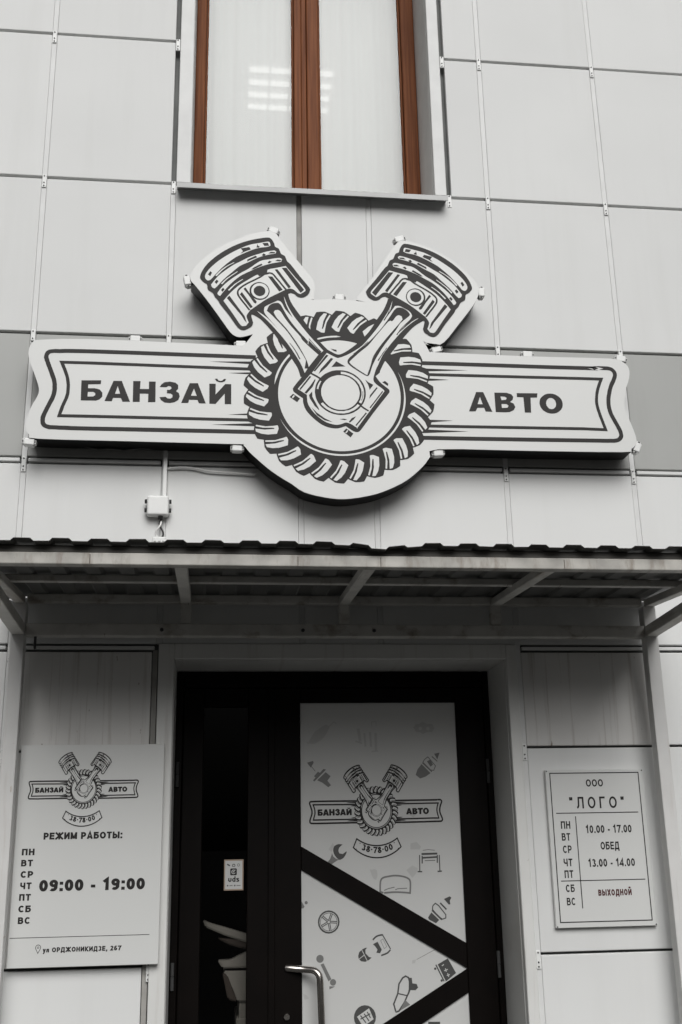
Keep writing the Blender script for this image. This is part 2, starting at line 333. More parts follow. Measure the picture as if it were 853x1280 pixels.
# outlines of the emblem and the door prints, in millimetres
ART={'MX':1.8,'PDZ':0.5,'PISTON':[(0,[(-693,621),(-683,653),(-656,696),(-609,744),(-553,786),(-497,818),(-440,840),(-396,852),(-354,859),(-337,851),(-323,828),(-317,807),(-299,797),
(-287,768),(-268,756),(-256,726),(-240,711),(-192,644),(-145,582),(-142,564),(-153,541),(-179,525),(-203,528),(-221,543),(-238,549),(-252,542),(-299,506),(-360,472),(-426,422),
(-433,422),(-436,412),(-430,386),(-427,373),(-434,355),(-455,339),(-474,332),(-492,337),(-511,357),(-544,407),(-591,470),(-598,485),(-608,498),(-617,508),(-629,531),(-653,548),
(-658,577),(-675,589),(-690,607)]),(1,[(-669,622),(-662,643),(-641,673),(-600,715),(-544,758),(-497,787),(-449,811),(-396,825),(-354,835),(-344,829),(-341,813),(-359,804),(-402,796),
(-449,776),(-496,750),(-527,729),(-576,684),(-617,635),(-640,605),(-654,599),(-664,606)]),(1,[(-638,576),(-617,608),(-589,641),(-533,689),(-496,712),(-449,741),(-395,764),(-354,779),
(-321,786),(-311,779),(-316,768),(-354,759),(-401,742),(-449,714),(-496,688),(-533,652),(-575,610),(-607,569),(-620,556),(-632,562)]),(1,[(-606,530),(-588,560),(-551,601),(-495,646),
(-448,677),(-395,720),(-354,732),(-297,744),(-282,735),(-287,722),(-340,709),(-395,688),(-448,659),(-495,630),(-541,585),(-574,542),(-592,515),(-602,521)]),(1,[(-575,489),(-545,530),
(-504,574),(-457,610),(-410,642),(-396,642),(-354,674),(-316,685),(-264,699),(-216,637),(-167,576),(-168,559),(-191,543),(-205,550),(-224,567),(-245,572),(-266,564),(-306,541),
(-354,512),(-394,482),(-435,448),(-440,445),(-458,416),(-458,400),(-449,375),(-462,356),(-479,353),(-493,365),(-530,423)]),(2,[(-418,663),(-387,672),(-354,680),(-359,657),(-335,656),
(-354,647),(-399,635)]),(2,[(-448,440),(-457,451),(-469,468),(-483,486),(-493,500),(-499,509),(-503,516),(-506,521),(-508,527),(-509,533),(-509,539),(-509,545),(-507,551),(-504,557),
(-500,562),(-496,567),(-490,572),(-485,577),(-478,582),(-470,588),(-460,595),(-445,604),(-428,614),(-411,624),(-397,633),(-388,639),(-381,645),(-376,649),(-370,653),(-365,656),
(-359,658),(-354,659),(-349,660),(-344,660),(-339,659),(-333,658),(-327,654),(-323,650),(-319,646),(-314,639),(-308,630),(-296,616),(-282,597),(-268,579),(-258,567),(-265,561),
(-275,573),(-289,592),(-303,610),(-315,625),(-322,634),(-326,640),(-329,644),(-333,647),(-337,649),(-340,650),(-345,651),(-349,651),(-353,650),(-357,649),(-361,648),(-366,645),
(-371,642),(-376,638),(-383,632),(-392,625),(-406,617),(-423,606),(-441,596),(-455,587),(-465,580),(-473,575),(-479,570),(-484,565),(-489,560),(-493,556),(-496,552),(-499,548),
(-500,543),(-500,539),(-500,535),(-499,530),(-497,525),(-495,520),(-491,514),(-485,505),(-475,491),(-462,474),(-450,457),(-441,445)]),(2,[(-354,636),(-332,636),(-279,563),(-297,553)]),
(2,[(-320,676),(-306,679),(-238,581),(-250,573)]),(2,[(-285,688),(-260,689),(-171,568),(-189,550)]),(2,[(-559,505),(-546,519),(-470,410),(-458,372),(-469,384),(-484,410)]),
(2,[(-494,529),(-484,542),(-429,461),(-440,453)]),(2,[(-476,560),(-467,569),(-445,536),(-409,491),(-414,480),(-424,485),(-450,526)]),(2,[(-345,552),(-346,559),(-348,567),(-351,574),
(-355,581),(-360,587),(-366,592),(-373,596),(-380,599),(-388,601),(-396,602),(-404,601),(-411,599),(-419,596),(-425,592),(-431,587),(-437,581),(-441,574),(-444,567),(-446,559),
(-446,552),(-446,544),(-444,536),(-441,529),(-437,522),(-431,516),(-425,511),(-419,507),(-411,504),(-404,502),(-396,501),(-388,502),(-380,504),(-373,507),(-366,511),(-360,516),
(-355,522),(-351,529),(-348,536),(-346,544)]),(3,[(-350,553),(-351,559),(-353,566),(-355,572),(-359,578),(-363,583),(-368,588),(-374,591),(-380,594),(-387,595),(-394,596),(-401,595),
(-407,594),(-413,591),(-419,588),(-424,583),(-429,578),(-432,572),(-435,566),(-437,559),(-437,553),(-437,546),(-435,539),(-432,533),(-429,527),(-424,522),(-419,518),(-413,514),
(-407,511),(-401,510),(-394,509),(-387,510),(-380,511),(-374,514),(-368,518),(-363,522),(-359,527),(-355,533),(-353,539),(-351,546)]),(4,[(-367,552),(-367,556),(-368,561),(-370,565),
(-372,569),(-375,572),(-379,575),(-383,578),(-387,579),(-391,580),(-396,581),(-400,580),(-405,579),(-409,578),(-413,575),(-416,572),(-419,569),(-422,565),(-424,561),(-425,556),
(-425,552),(-425,547),(-424,543),(-422,538),(-419,534),(-416,531),(-413,528),(-409,526),(-405,524),(-400,523),(-396,522),(-391,523),(-387,524),(-383,526),(-379,528),(-375,531),
(-372,534),(-370,538),(-368,543),(-367,547)]),(2,[(-654,633),(-643,652),(-634,644),(-643,623)]),(2,[(-492,789),(-449,799),(-441,785),(-473,770),(-494,758),(-481,773)]),(2,[(-383,825),
(-354,828),(-348,811),(-372,809)]),(2,[(-412,797),(-408,819),(-404,808),(-396,806),(-399,798)]),(2,[(-621,592),(-610,606),(-601,597),(-611,581)]),(2,[(-458,727),(-416,751),
(-408,742),(-449,721),(-459,714)]),(2,[(-385,754),(-378,766),(-365,761),(-373,750)]),(2,[(-352,766),(-340,777),(-317,776),(-321,769)]),(2,[(-588,549),(-578,562),(-570,553),
(-581,538)]),(2,[(-438,671),(-425,684),(-387,707),(-381,699),(-425,673)]),(2,[(-356,714),(-347,725),(-334,720),(-349,709)]),(2,[(-318,725),(-306,734),(-284,732),(-292,724)]),
(3,[(-617,629),(-613,635),(-606,642),(-599,651),(-591,659),(-585,666),(-578,672),(-571,678),(-563,684),(-553,691),(-542,698),(-532,704),(-525,708),(-523,706),(-530,701),(-540,695),
(-551,688),(-560,681),(-568,674),(-574,668),(-581,662),(-587,655),(-594,647),(-601,638),(-607,630),(-612,625)]),(3,[(-589,586),(-583,591),(-576,599),(-567,609),(-558,618),(-545,628),
(-531,640),(-517,650),(-508,657),(-506,655),(-515,647),(-528,637),(-542,625),(-554,615),(-563,605),(-572,595),(-578,587),(-583,581)]),(3,[(-553,551),(-547,557),(-539,566),(-529,576),
(-520,586),(-509,594),(-498,603),(-488,610),(-481,615),(-479,612),(-486,607),(-496,599),(-507,591),(-516,582),(-525,573),(-534,562),(-542,553),(-548,546)])],'HI':28,'ROD':[(0,[(-433,422),
(-393,398),(-360,363),(-327,323),(-326,323),(-303,288),(-261,233),(-234,183),(-206,134),(-193,89),(-133,116),(-70,245),(-47,228),(-29,226),(-56,241),(-107,297),(-117,311),(-150,361),
(-191,422),(-224,472),(-243,508),(-252,542),(-299,532),(-360,488)]),(0,[(-108,233),(-70,250),(-29,226),(-1,217),(33,233),(88,277),(152,346),(198,421),(228,467),(248,511),(256,537),
(311,524),(373,495),(438,431),(434,421),(389,390),(348,346),(303,288),(259,229),(229,187),(204,135),(203,127),(181,106),(197,81),(215,62),(245,37),(248,22),(234,2),(164,-91),
(101,-181),(83,-194),(64,-190),(26,-164),(-12,-177),(-49,-175),(-90,-160),(-135,-124),(-167,-86),(-180,-51),(-182,-24),(-224,7),(-230,21),(-226,36),(-184,94),(-156,140),(-113,197)]),
(1,[(-410,442),(-359,406),(-301,342),(-359,414),(-371,434),(-373,445),(-370,464),(-358,477),(-332,497),(-302,502),(-284,491),(-266,455),(-229,410),(-252,456),(-266,492),(-275,532),
(-266,507),(-252,471),(-224,420),(-192,375),(-155,325),(-117,280),(-117,281),(-78,235),(-90,223),(-108,243),(-150,289),(-172,135),(-158,135),(-172,111),(-192,162),(-234,234),
(-271,288),(-308,334),(-350,383)]),(2,[(-359,443),(-349,470),(-328,486),(-302,490),(-289,479),(-270,442),(-243,394),(-201,338),(-155,284),(-154,267),(-99,212),(-151,139),(-167,183),
(-197,238),(-234,298),(-271,350),(-332,418)]),(3,[(-325,437),(-318,448),(-304,451),(-290,441),(-267,403),(-234,358),(-192,308),(-182,289),(-141,247),(-103,212),(-152,144),(-162,180),
(-197,250),(-234,310),(-266,355),(-309,406)]),(2,[(-244,272),(-240,266),(-233,257),(-225,246),(-218,235),(-211,223),(-203,208),(-197,195),(-192,186),(-197,183),(-202,192),(-208,206),
(-215,220),(-222,233),(-229,244),(-236,255),(-242,264),(-247,271)]),(2,[(-148,299),(-142,292),(-134,281),(-124,270),(-116,260),(-108,251),(-99,241),(-92,234),(-87,228),(-92,224),
(-96,230),(-103,238),(-111,248),(-119,257),(-127,268),(-136,279),(-145,290),(-151,297)]),(1,[(279,529),(264,485),(241,442),(201,377),(157,318),(117,270),(78,240),(36,214),(2,200),
(-15,200),(-61,224),(-133,118),(-142,108),(-207,25),(-162,-5),(-162,-16),(-157,-53),(-135,-90),(-103,-123),(-67,-147),(-26,-158),(2,-155),(28,-145),(53,-153),(85,-174),(86,-168),
(143,-86),(223,27),(214,38),(181,64),(169,85),(173,111),(185,147),(195,167),(220,223),(260,281),(319,354),(365,399),(412,435),(375,413),(295,338),(341,394),(368,428),(377,445),
(370,463),(344,488),(311,499),(291,497),(279,480),(231,411),(266,474)]),(2,[(287,475),(260,432),(220,373),(176,319),(146,287),(102,246),(59,209),(43,188),(42,171),(67,148),
(127,109),(143,105),(153,120),(166,161),(191,213),(231,279),(291,362),(317,403),(362,444),(365,457),(353,473),(329,488),(305,489)]),(3,[(294,438),(309,447),(323,440),(327,424),
(307,397),(267,348),(217,284),(173,216),(157,164),(140,114),(132,113),(67,158),(51,177),(59,188),(102,231),(148,273),(185,321),(254,408),(274,411)]),(2,[(149,293),(143,286),
(134,277),(123,266),(113,255),(103,245),(92,235),(82,226),(75,220),(71,224),(79,230),(89,239),(100,249),(110,258),(121,268),(131,279),(141,288),(148,295)]),(2,[(243,264),(240,257),
(234,249),(228,239),(222,229),(215,218),(208,207),(202,196),(198,189),(193,192),(197,199),(204,209),(212,221),(218,231),(225,241),(232,250),(237,259),(242,265)]),(2,[(361,416),
(353,408),(343,397),(331,384),(322,372),(314,362),(307,351),(301,341),(297,334),(292,338),(297,344),(303,353),(310,364),(319,375),(329,386),(341,399),(352,410),(359,418)]),
(2,[(265,479),(263,473),(260,465),(257,456),(253,446),(248,437),(243,427),(238,419),(234,412),(229,416),(233,421),(238,430),(244,439),(249,448),(253,457),(257,466),(261,474),
(263,480)]),(2,[(-15,180),(31,153),(-39,148)]),(2,[(-64,214),(-53,210),(-121,121),(-129,123)]),(2,[(-41,197),(-29,193),(-62,148),(-104,107),(-91,137),(-62,171)]),(2,[(-147,97),
(-140,92),(-193,20),(-200,23)]),(2,[(-121,82),(-119,75),(-133,39),(-164,1),(-174,6),(-143,47)]),(2,[(-136,14),(-135,-15),(-103,-79),(-103,-85),(-125,-62),(-148,-23),(-152,-6)]),
(2,[(-141,-70),(-112,-99),(-76,-126),(-37,-145),(-76,-137),(-114,-111)]),(2,[(-4,-128),(16,-125),(35,-128),(21,-133)]),(2,[(212,28),(216,23),(151,-66),(145,-64)]),(2,[(184,47),
(189,42),(157,-1),(145,-17),(150,3)]),(2,[(127,86),(145,71),(168,59),(149,31),(142,58)]),(2,[(127,-89),(132,-94),(79,-162),(74,-158)]),(2,[(78,-111),(66,-128),(47,-146),(42,-141),
(57,-121)]),(2,[(-138,114),(-112,100),(-89,85),(-94,77),(-117,92),(-143,106)]),(2,[(93,-42),(121,-64),(143,-78),(139,-85),(116,-71),(87,-49)]),(0,[(-247,-19),(-230,-1),(-196,-25),
(-210,-45)]),(1,[(-236,-20),(-227,-8),(-221,-12),(-231,-26)]),(0,[(13,-193),(29,-176),(63,-202),(49,-222)]),(1,[(23,-198),(34,-184),(38,-188),(29,-201)]),(0,[(213,74),(227,82),
(243,68),(241,55)]),(0,[(-42,248),(-28,245),(-12,242),(-12,231),(-26,236)]),(2,[(129,13),(128,32),(123,50),(116,67),(105,83),(92,97),(77,110),(61,119),(42,127),(23,131),(3,132),
(-17,131),(-36,127),(-54,119),(-71,110),(-86,97),(-99,83),(-109,67),(-117,50),(-121,31),(-123,13),(-121,-6),(-117,-24),(-109,-42),(-99,-58),(-86,-72),(-71,-84),(-54,-94),(-36,-101),
(-16,-105),(3,-107),(23,-105),(42,-101),(61,-94),(78,-84),(93,-72),(105,-57),(116,-41),(123,-24),(128,-6)]),(3,[(7,112),(16,111),(25,110),(33,108),(42,105),(50,102),(58,97),
(65,93),(72,87),(79,81),(85,75),(90,68),(95,61),(99,53),(102,45),(105,37),(107,29),(108,20),(108,12),(108,3),(106,-5),(104,-13),(102,-21),(98,-29),(94,-37),(105,-43),(110,-34),
(113,-26),(117,-16),(119,-7),(120,2),(121,12),(120,21),(119,31),(117,40),(114,49),(110,58),(106,67),(101,75),(95,83),(88,90),(81,96),(73,102),(65,108),(56,112),(47,116),(37,119),
(27,122),(17,123),(7,124)]),(3,[(87,-47),(82,-53),(76,-59),(70,-64),(63,-69),(56,-73),(49,-77),(41,-80),(33,-82),(25,-84),(17,-86),(9,-86),(1,-86),(-8,-86),(-16,-85),(-24,-83),
(-32,-81),(-40,-78),(-47,-74),(-54,-70),(-61,-66),(-67,-61),(-73,-55),(-79,-49),(-84,-43),(-94,-49),(-89,-57),(-82,-63),(-76,-69),(-69,-75),(-61,-80),(-53,-85),(-45,-89),(-36,-92),
(-27,-95),(-18,-97),(-9,-98),(0,-98),(9,-98),(19,-98),(28,-96),(37,-94),(46,-91),(54,-87),(62,-83),(70,-79),(78,-73),(85,-67),(91,-61),(97,-54)]),(3,[(-90,68),(-94,62),(-97,55),
(-100,48),(-102,41),(-104,34),(-105,27),(-113,28),(-112,36),(-110,43),(-107,51),(-104,58),(-100,65),(-96,72)]),(3,[(99,13),(97,27),(94,41),(88,55),(80,67),(71,78),(59,87),(47,95),
(33,100),(18,104),(3,105),(-12,104),(-26,100),(-40,95),(-53,87),(-64,78),(-74,67),(-82,55),(-87,41),(-91,27),(-92,13),(-91,-2),(-87,-16),(-82,-29),(-74,-41),(-64,-52),(-53,-62),
(-40,-69),(-26,-75),(-12,-78),(3,-79),(18,-78),(33,-75),(47,-69),(59,-62),(71,-52),(80,-41),(88,-29),(94,-16),(97,-2)]),(4,[(113,22),(113,14),(113,6),(112,-3),(110,-11),(108,-19),
(105,-26),(108,-27),(111,-19),(113,-11),(115,-3),(116,5),(116,14),(116,22)])],'TOOTH':[(448.7,-6.55),(455.6,-5.3),(469.1,-2.37),(471.8,0.11),(472.8,2.74),(467.5,3.44),(455.6,4.66)],
'STRIPE':[(445.2,-5.73),(405.2,-2.17),(372.3,-0.29),(352.8,0.78),(351.2,1.53),(356.1,3.71),(378.2,6.62),(416.2,3.83),(441.7,1.27),(460.3,-1.58),(456.3,-3.53),(416.6,-0.23),
(375.3,2.28),(372.9,1.59),(384.5,0.4),(419.9,-2.08),(449.3,-4.92)],'RIBBON':[[(-413,177),(-571,178),(-801,179),(-1037,180),(-1209,180),(-1293,179),(-1329,178),(-1341,177),(-1354,176),
(-1370,176),(-1375,176),(-1376,176),(-1380,176),(-1386,175),(-1393,174),(-1398,172),(-1400,171),(-1402,169),(-1404,165),(-1406,161),(-1406,156),(-1406,152),(-1404,147),(-1402,140),
(-1399,131),(-1394,119),(-1389,105),(-1383,91),(-1378,78),(-1373,66),(-1369,55),(-1365,44),(-1362,33),(-1360,22),(-1358,12),(-1358,2),(-1357,-8),(-1357,-18),(-1358,-28),(-1359,-38),
(-1362,-50),(-1365,-62),(-1370,-75),(-1376,-87),(-1381,-100),(-1386,-112),(-1391,-125),(-1396,-137),(-1399,-147),(-1401,-155),(-1403,-162),(-1403,-167),(-1403,-172),(-1403,-177),
(-1402,-182),(-1400,-186),(-1398,-189),(-1396,-191),(-1392,-193),(-1387,-195),(-1381,-196),(-1377,-197),(-1373,-197),(-1368,-197),(-1362,-197),(-1359,-197),(-1357,-197),(-1351,-197),
(-1336,-198),(-1322,-198),(-1309,-198),(-1273,-199),(-1189,-199),(-1020,-198),(-790,-197),(-565,-196),(-410,-196),(-410,-217),(-565,-217),(-790,-218),(-1020,-219),(-1189,-220),
(-1273,-220),(-1310,-219),(-1323,-219),(-1336,-219),(-1351,-218),(-1357,-218),(-1359,-218),(-1362,-218),(-1368,-218),(-1374,-218),(-1380,-218),(-1386,-217),(-1393,-215),(-1400,-212),
(-1407,-209),(-1414,-203),(-1419,-196),(-1422,-189),(-1423,-181),(-1424,-173),(-1424,-166),(-1424,-158),(-1422,-150),(-1419,-141),(-1415,-130),(-1410,-117),(-1405,-104),(-1400,-92),
(-1395,-79),(-1390,-67),(-1385,-55),(-1382,-44),(-1380,-35),(-1379,-26),(-1378,-17),(-1378,-8),(-1379,1),(-1379,10),(-1380,19),(-1382,28),(-1385,38),(-1389,48),(-1393,58),(-1397,70),
(-1402,83),(-1408,98),(-1414,112),(-1418,124),(-1422,133),(-1424,141),(-1427,148),(-1427,157),(-1426,165),(-1424,173),(-1420,181),(-1414,187),(-1406,192),(-1397,194),(-1390,195),
(-1383,196),(-1378,197),(-1376,197),(-1370,197),(-1355,197),(-1343,198),(-1330,199),(-1294,200),(-1209,201),(-1037,201),(-801,200),(-571,199),(-412,198)],[(-412,115),(-1206,121),
(-1330,121),(-1331,123),(-1326,111),(-1320,97),(-1315,84),(-1311,73),(-1307,62),(-1304,51),(-1301,39),(-1299,26),(-1297,11),(-1297,-3),(-1297,-16),(-1297,-27),(-1298,-37),(-1300,-47),
(-1302,-57),(-1306,-68),(-1310,-79),(-1314,-90),(-1318,-101),(-1321,-114),(-1325,-128),(-1329,-141),(-1328,-140),(-1192,-139),(-411,-137),(-411,-153),(-1192,-155),(-1349,-156),
(-1344,-137),(-1341,-124),(-1337,-109),(-1333,-96),(-1329,-84),(-1325,-73),(-1321,-63),(-1318,-53),(-1316,-43),(-1314,-35),(-1313,-26),(-1313,-16),(-1313,-4),(-1313,10),(-1315,24),
(-1317,36),(-1319,47),(-1322,57),(-1326,67),(-1330,78),(-1335,91),(-1341,104),(-1346,117),(-1355,136),(-1206,137),(-412,131)],[(408,196),(579,197),(829,197),(1080,197),(1255,198),
(1323,198),(1299,187),(1309,178),(1272,189),(1312,200),(1322,200),(1332,201),(1342,201),(1351,201),(1361,201),(1370,201),(1379,201),(1387,200),(1394,198),(1402,196),(1409,192),
(1415,186),(1421,179),(1425,171),(1427,162),(1427,153),(1425,144),(1422,135),(1418,126),(1414,116),(1408,105),(1402,94),(1397,83),(1393,71),(1389,57),(1385,43),(1382,30),(1380,18),
(1379,7),(1378,-4),(1378,-15),(1379,-27),(1381,-37),(1383,-49),(1386,-60),(1391,-72),(1397,-85),(1403,-99),(1409,-112),(1414,-123),(1419,-134),(1423,-144),(1426,-154),(1427,-163),
(1428,-171),(1428,-179),(1426,-187),(1422,-194),(1417,-200),(1411,-205),(1405,-209),(1398,-212),(1391,-214),(1385,-215),(1378,-216),(1372,-216),(1366,-216),(1358,-216),(1343,-217),
(1335,-217),(1331,-217),(1303,-217),(1221,-218),(1045,-220),(802,-222),(563,-224),(399,-225),(398,-204),(563,-203),(802,-201),(1045,-199),(1221,-197),(1302,-196),(1331,-196),
(1334,-196),(1342,-196),(1357,-195),(1366,-195),(1370,-195),(1376,-195),(1382,-194),(1387,-193),(1391,-192),(1395,-191),(1398,-188),(1402,-185),(1404,-182),(1406,-179),(1407,-176),
(1407,-171),(1407,-166),(1405,-159),(1403,-151),(1399,-142),(1395,-131),(1390,-120),(1384,-108),(1378,-94),(1371,-80),(1366,-66),(1362,-53),(1360,-41),(1358,-29),(1357,-16),
(1357,-4),(1358,9),(1359,21),(1361,34),(1365,48),(1368,63),(1373,77),(1378,91),(1383,103),(1389,115),(1395,125),(1399,134),(1402,142),(1405,149),(1406,155),(1406,159),(1405,164),
(1403,168),(1400,172),(1397,175),(1393,177),(1389,178),(1384,179),(1377,180),(1370,180),(1361,180),(1352,180),(1342,180),(1333,180),(1323,179),(1313,179),(1332,189),(1310,199),
(1359,189),(1324,177),(1255,177),(1080,176),(829,176),(579,176),(408,175)],[(427,132),(1250,137),(1353,137),(1345,117),(1339,104),(1333,89),(1328,76),(1324,64),(1321,52),(1318,41),
(1316,29),(1315,18),(1314,6),(1314,-5),(1315,-17),(1317,-29),(1319,-41),(1322,-54),(1326,-69),(1331,-88),(1337,-110),(1343,-130),(1350,-155),(1226,-153),(422,-160),(422,-144),
(1226,-137),(1329,-139),(1328,-135),(1322,-114),(1316,-92),(1310,-73),(1307,-58),(1303,-44),(1301,-31),(1299,-18),(1298,-6),(1298,7),(1299,19),(1301,31),(1303,44),(1305,56),
(1309,69),(1313,81),(1318,95),(1324,110),(1330,123),(1329,121),(1250,121),(427,116)],[(-636,157),(-412,165),(-412,149)],[(-546,99),(-412,108),(-412,94)],[(-544,-120),(-411,-120),
(-411,-107)],[(-623,-174),(-411,-177),(-411,-160)],[(650,154),(414,157),(413,140)],[(551,99),(426,104),(425,88)],[(560,-120),(431,-118),(430,-134)],[(637,-175),(407,-170),(407,-190)]],
'LETTER':[[[(-1245,37),(-1152,40),(-1153,20),(-1212,17),(-1212,-3),(-1181,-2),(-1157,-8),(-1144,-24),(-1143,-44),(-1155,-59),(-1172,-66),(-1243,-67)],[(-1212,-22),(-1187,-21),
(-1177,-27),(-1176,-37),(-1186,-45),(-1212,-46)]],[[(-1094,39),(-1055,40),(-1012,-67),(-1047,-68),(-1056,-49),(-1092,-49),(-1098,-67),(-1132,-67)],[(-1073,13),(-1084,-28),(-1060,-27)]],
[[(-1001,41),(-966,42),(-967,1),(-925,2),(-926,41),(-894,42),(-892,-65),(-927,-67),(-927,-23),(-967,-23),(-966,-66),(-999,-67)]],[[(-874,14),(-866,29),(-851,40),(-826,44),(-799,39),
(-786,27),(-786,7),(-796,-5),(-782,-15),(-777,-32),(-784,-51),(-801,-63),(-823,-68),(-848,-66),(-866,-54),(-874,-39),(-844,-36),(-836,-44),(-822,-45),(-812,-38),(-812,-25),
(-822,-18),(-839,-18),(-839,0),(-825,1),(-817,9),(-821,18),(-832,21),(-843,14)]],[[(-731,39),(-692,40),(-652,-65),(-685,-65),(-692,-48),(-732,-48),(-736,-65),(-770,-66)],[(-710,11),
(-724,-26),(-696,-27)]],[[(-637,39),(-606,40),(-606,-17),(-560,40),(-531,40),(-530,-65),(-561,-66),(-562,-11),(-605,-66),(-635,-66)]],[[(-611,66),(-599,67),(-593,58),(-583,55),
(-573,59),(-567,67),(-556,67),(-561,55),(-574,49),(-588,48),(-603,54)]],[[(686,37),(722,38),(763,-67),(729,-67),(722,-47),(688,-48),(678,-67),(644,-68)],[(704,12),(690,-28),
(716,-28)]],[[(779,37),(842,38),(866,30),(875,17),(871,1),(857,-11),(875,-20),(882,-38),(873,-55),(851,-66),(829,-68),(780,-68)],[(809,17),(831,17),(841,10),(836,0),(814,-3)],
[(812,-23),(838,-23),(848,-32),(841,-43),(813,-45)]],[[(894,38),(1001,40),(998,17),(964,15),(961,-66),(929,-66),(927,16),(894,16)]],[[(1128,-13),(1127,-3),(1124,8),(1118,17),
(1111,25),(1101,32),(1091,37),(1080,40),(1068,41),(1056,40),(1045,37),(1035,32),(1026,25),(1018,17),(1012,8),(1009,-3),(1008,-13),(1009,-24),(1012,-34),(1018,-44),(1025,-52),
(1035,-59),(1045,-64),(1056,-67),(1068,-68),(1080,-67),(1091,-64),(1101,-59),(1110,-52),(1118,-44),(1124,-34),(1127,-24)],[(1094,-13),(1093,-7),(1092,-2),(1090,4),(1086,8),
(1082,12),(1078,15),(1073,17),(1068,17),(1063,17),(1058,15),(1054,12),(1050,8),(1047,4),(1044,-2),(1043,-7),(1042,-13),(1043,-19),(1044,-25),(1047,-30),(1050,-35),(1054,-39),
(1058,-42),(1063,-43),(1068,-44),(1073,-43),(1078,-42),(1082,-39),(1086,-35),(1090,-30),(1092,-25),(1093,-19)]]],'BOARD':[(-1475,241),(-1212,256),(-555,249),(-480,248),(-427,313),
(-455,303),(-487,295),(-515,300),(-543,325),(-590,395),(-652,485),(-709,561),(-737,594),(-741,610),(-736,634),(-716,678),(-679,722),(-629,770),(-563,816),(-497,849),(-440,877),
(-396,888),(-354,898),(-330,895),(-309,881),(-292,852),(-258,805),(-230,771),(-192,719),(-145,657),(-123,620),(-117,583),(-122,546),(-122,519),(-141,514),(9,525),(140,514),
(94,524),(116,565),(168,635),(237,746),(302,847),(334,877),(386,874),(468,849),(570,797),(650,731),(699,676),(730,632),(730,587),(701,524),(612,403),(536,306),(474,282),(430,308),
(430,309),(460,248),(969,243),(1399,246),(1465,229),(1494,194),(1490,139),(1464,68),(1451,-17),(1470,-93),(1491,-168),(1493,-214),(1461,-249),(1416,-264),(932,-269),(480,-272),
(438,-313),(400,-363),(319,-435),(217,-489),(126,-519),(11,-537),(-86,-529),(-181,-505),(-238,-466),(-295,-431),(-349,-392),(-402,-345),(-440,-309),(-471,-273),(-498,-270),
(-1012,-268),(-1427,-266),(-1470,-249),(-1489,-210),(-1488,-171),(-1470,-106),(-1444,-48),(-1441,-12),(-1457,39),(-1488,118),(-1501,169),(-1495,214),(-1479,237)],'BR':[(-330,898),
(-754,603),(-503,256),(-1009,267),(-1492,211),(-1464,-270),(-509,-290),(-7,537),(325,895),(750,607),(492,267),(997,268),(1477,245),(1488,-228),(499,-290)],'ICON':[(0,0,[(-165.9,-4.5),
(-172.0,-3.7),(-180.5,-2.7),(-188.5,-2.8),(-195.6,-5.1),(-202.2,-8.5),(-206.8,-11.0),(-208.6,-15.3),(-211.1,-21.4),(-212.5,-28.1),(-211.9,-35.1),(-210.1,-42.5),(-207.4,-49.5),
(-203.6,-56.0),(-198.9,-61.9),(-194.2,-66.9),(-189.2,-70.5),(-184.3,-73.1),(-180.8,-74.8),(-175.9,-72.8),(-169.0,-69.7),(-162.6,-65.3),(-157.1,-58.7),(-152.1,-50.8),(-148.6,-44.2),
(-147.5,-40.1),(-148.0,-37.4),(-148.4,-35.7),(-153.9,-39.4),(-161.3,-44.5),(-166.8,-48.2),(-171.4,-47.2),(-177.8,-45.9),(-182.5,-44.9),(-184.0,-41.9),(-185.9,-37.5),(-186.8,-32.8),
(-186.3,-28.0),(-184.8,-22.9),(-182.0,-17.9),(-176.9,-12.8),(-170.5,-7.9)]),(1,0,[(-218.6,-42.9),(-212.0,-58.8),(-198.7,-68.9),(-183.0,-73.5),(-194.3,-77.5),(-221.6,-94.0),
(-239.4,-82.2),(-228.0,-70.5),(-221.0,-53.6)]),(1,0,[(23.7,-231.2),(19.0,-229.7),(12.7,-227.6),(5.2,-225.2),(5.6,-209.7),(6.2,-192.2),(7.9,-177.2),(10.9,-168.1),(15.3,-161.7),
(21.8,-157.0),(30.9,-153.6),(41.4,-151.6),(51.9,-150.1),(62.2,-148.6),(73.1,-147.4),(84.4,-147.1),(96.3,-147.8),(108.5,-149.3),(120.0,-151.5),(131.0,-154.4),(141.3,-158.2),
(149.8,-162.9),(155.5,-168.1),(158.8,-174.5),(160.3,-183.9),(160.0,-199.7),(158.5,-218.5),(156.8,-236.0),(144.5,-234.4),(132.5,-233.0),(119.4,-231.8),(105.7,-230.7),(90.7,-229.9),
(75.5,-229.6),(58.4,-230.2),(40.7,-231.2),(28.3,-232.0),(27.8,-224.1),(40.2,-223.2),(58.0,-222.2),(75.5,-221.6),(91.1,-221.9),(106.2,-222.8),(120.1,-223.8),(133.4,-225.1),(145.4,-226.5),
(149.6,-227.0),(150.5,-217.8),(152.0,-199.3),(152.3,-184.5),(151.1,-177.0),(149.0,-173.0),(145.1,-169.4),(138.0,-165.5),(128.6,-162.1),(118.2,-159.3),(107.3,-157.2),(95.6,-155.8),
(84.3,-155.1),(73.6,-155.4),(63.2,-156.5),(53.0,-158.0),(42.7,-159.5),(33.0,-161.3),(25.7,-164.1),(21.1,-167.4),(18.1,-171.7),(15.7,-178.9),(14.2,-192.8),(13.6,-210.0),(13.3,-219.4),
(15.1,-220.0),(21.5,-222.1),(26.1,-223.6)]),(1,0,[(27.7,-215.0),(47.0,-207.7),(79.0,-201.3),(79.8,-205.2),(48.1,-211.5),(29.1,-218.7)]),(1,0,[(81.5,-213.2),(94.6,-208.7),(139.4,-207.3),
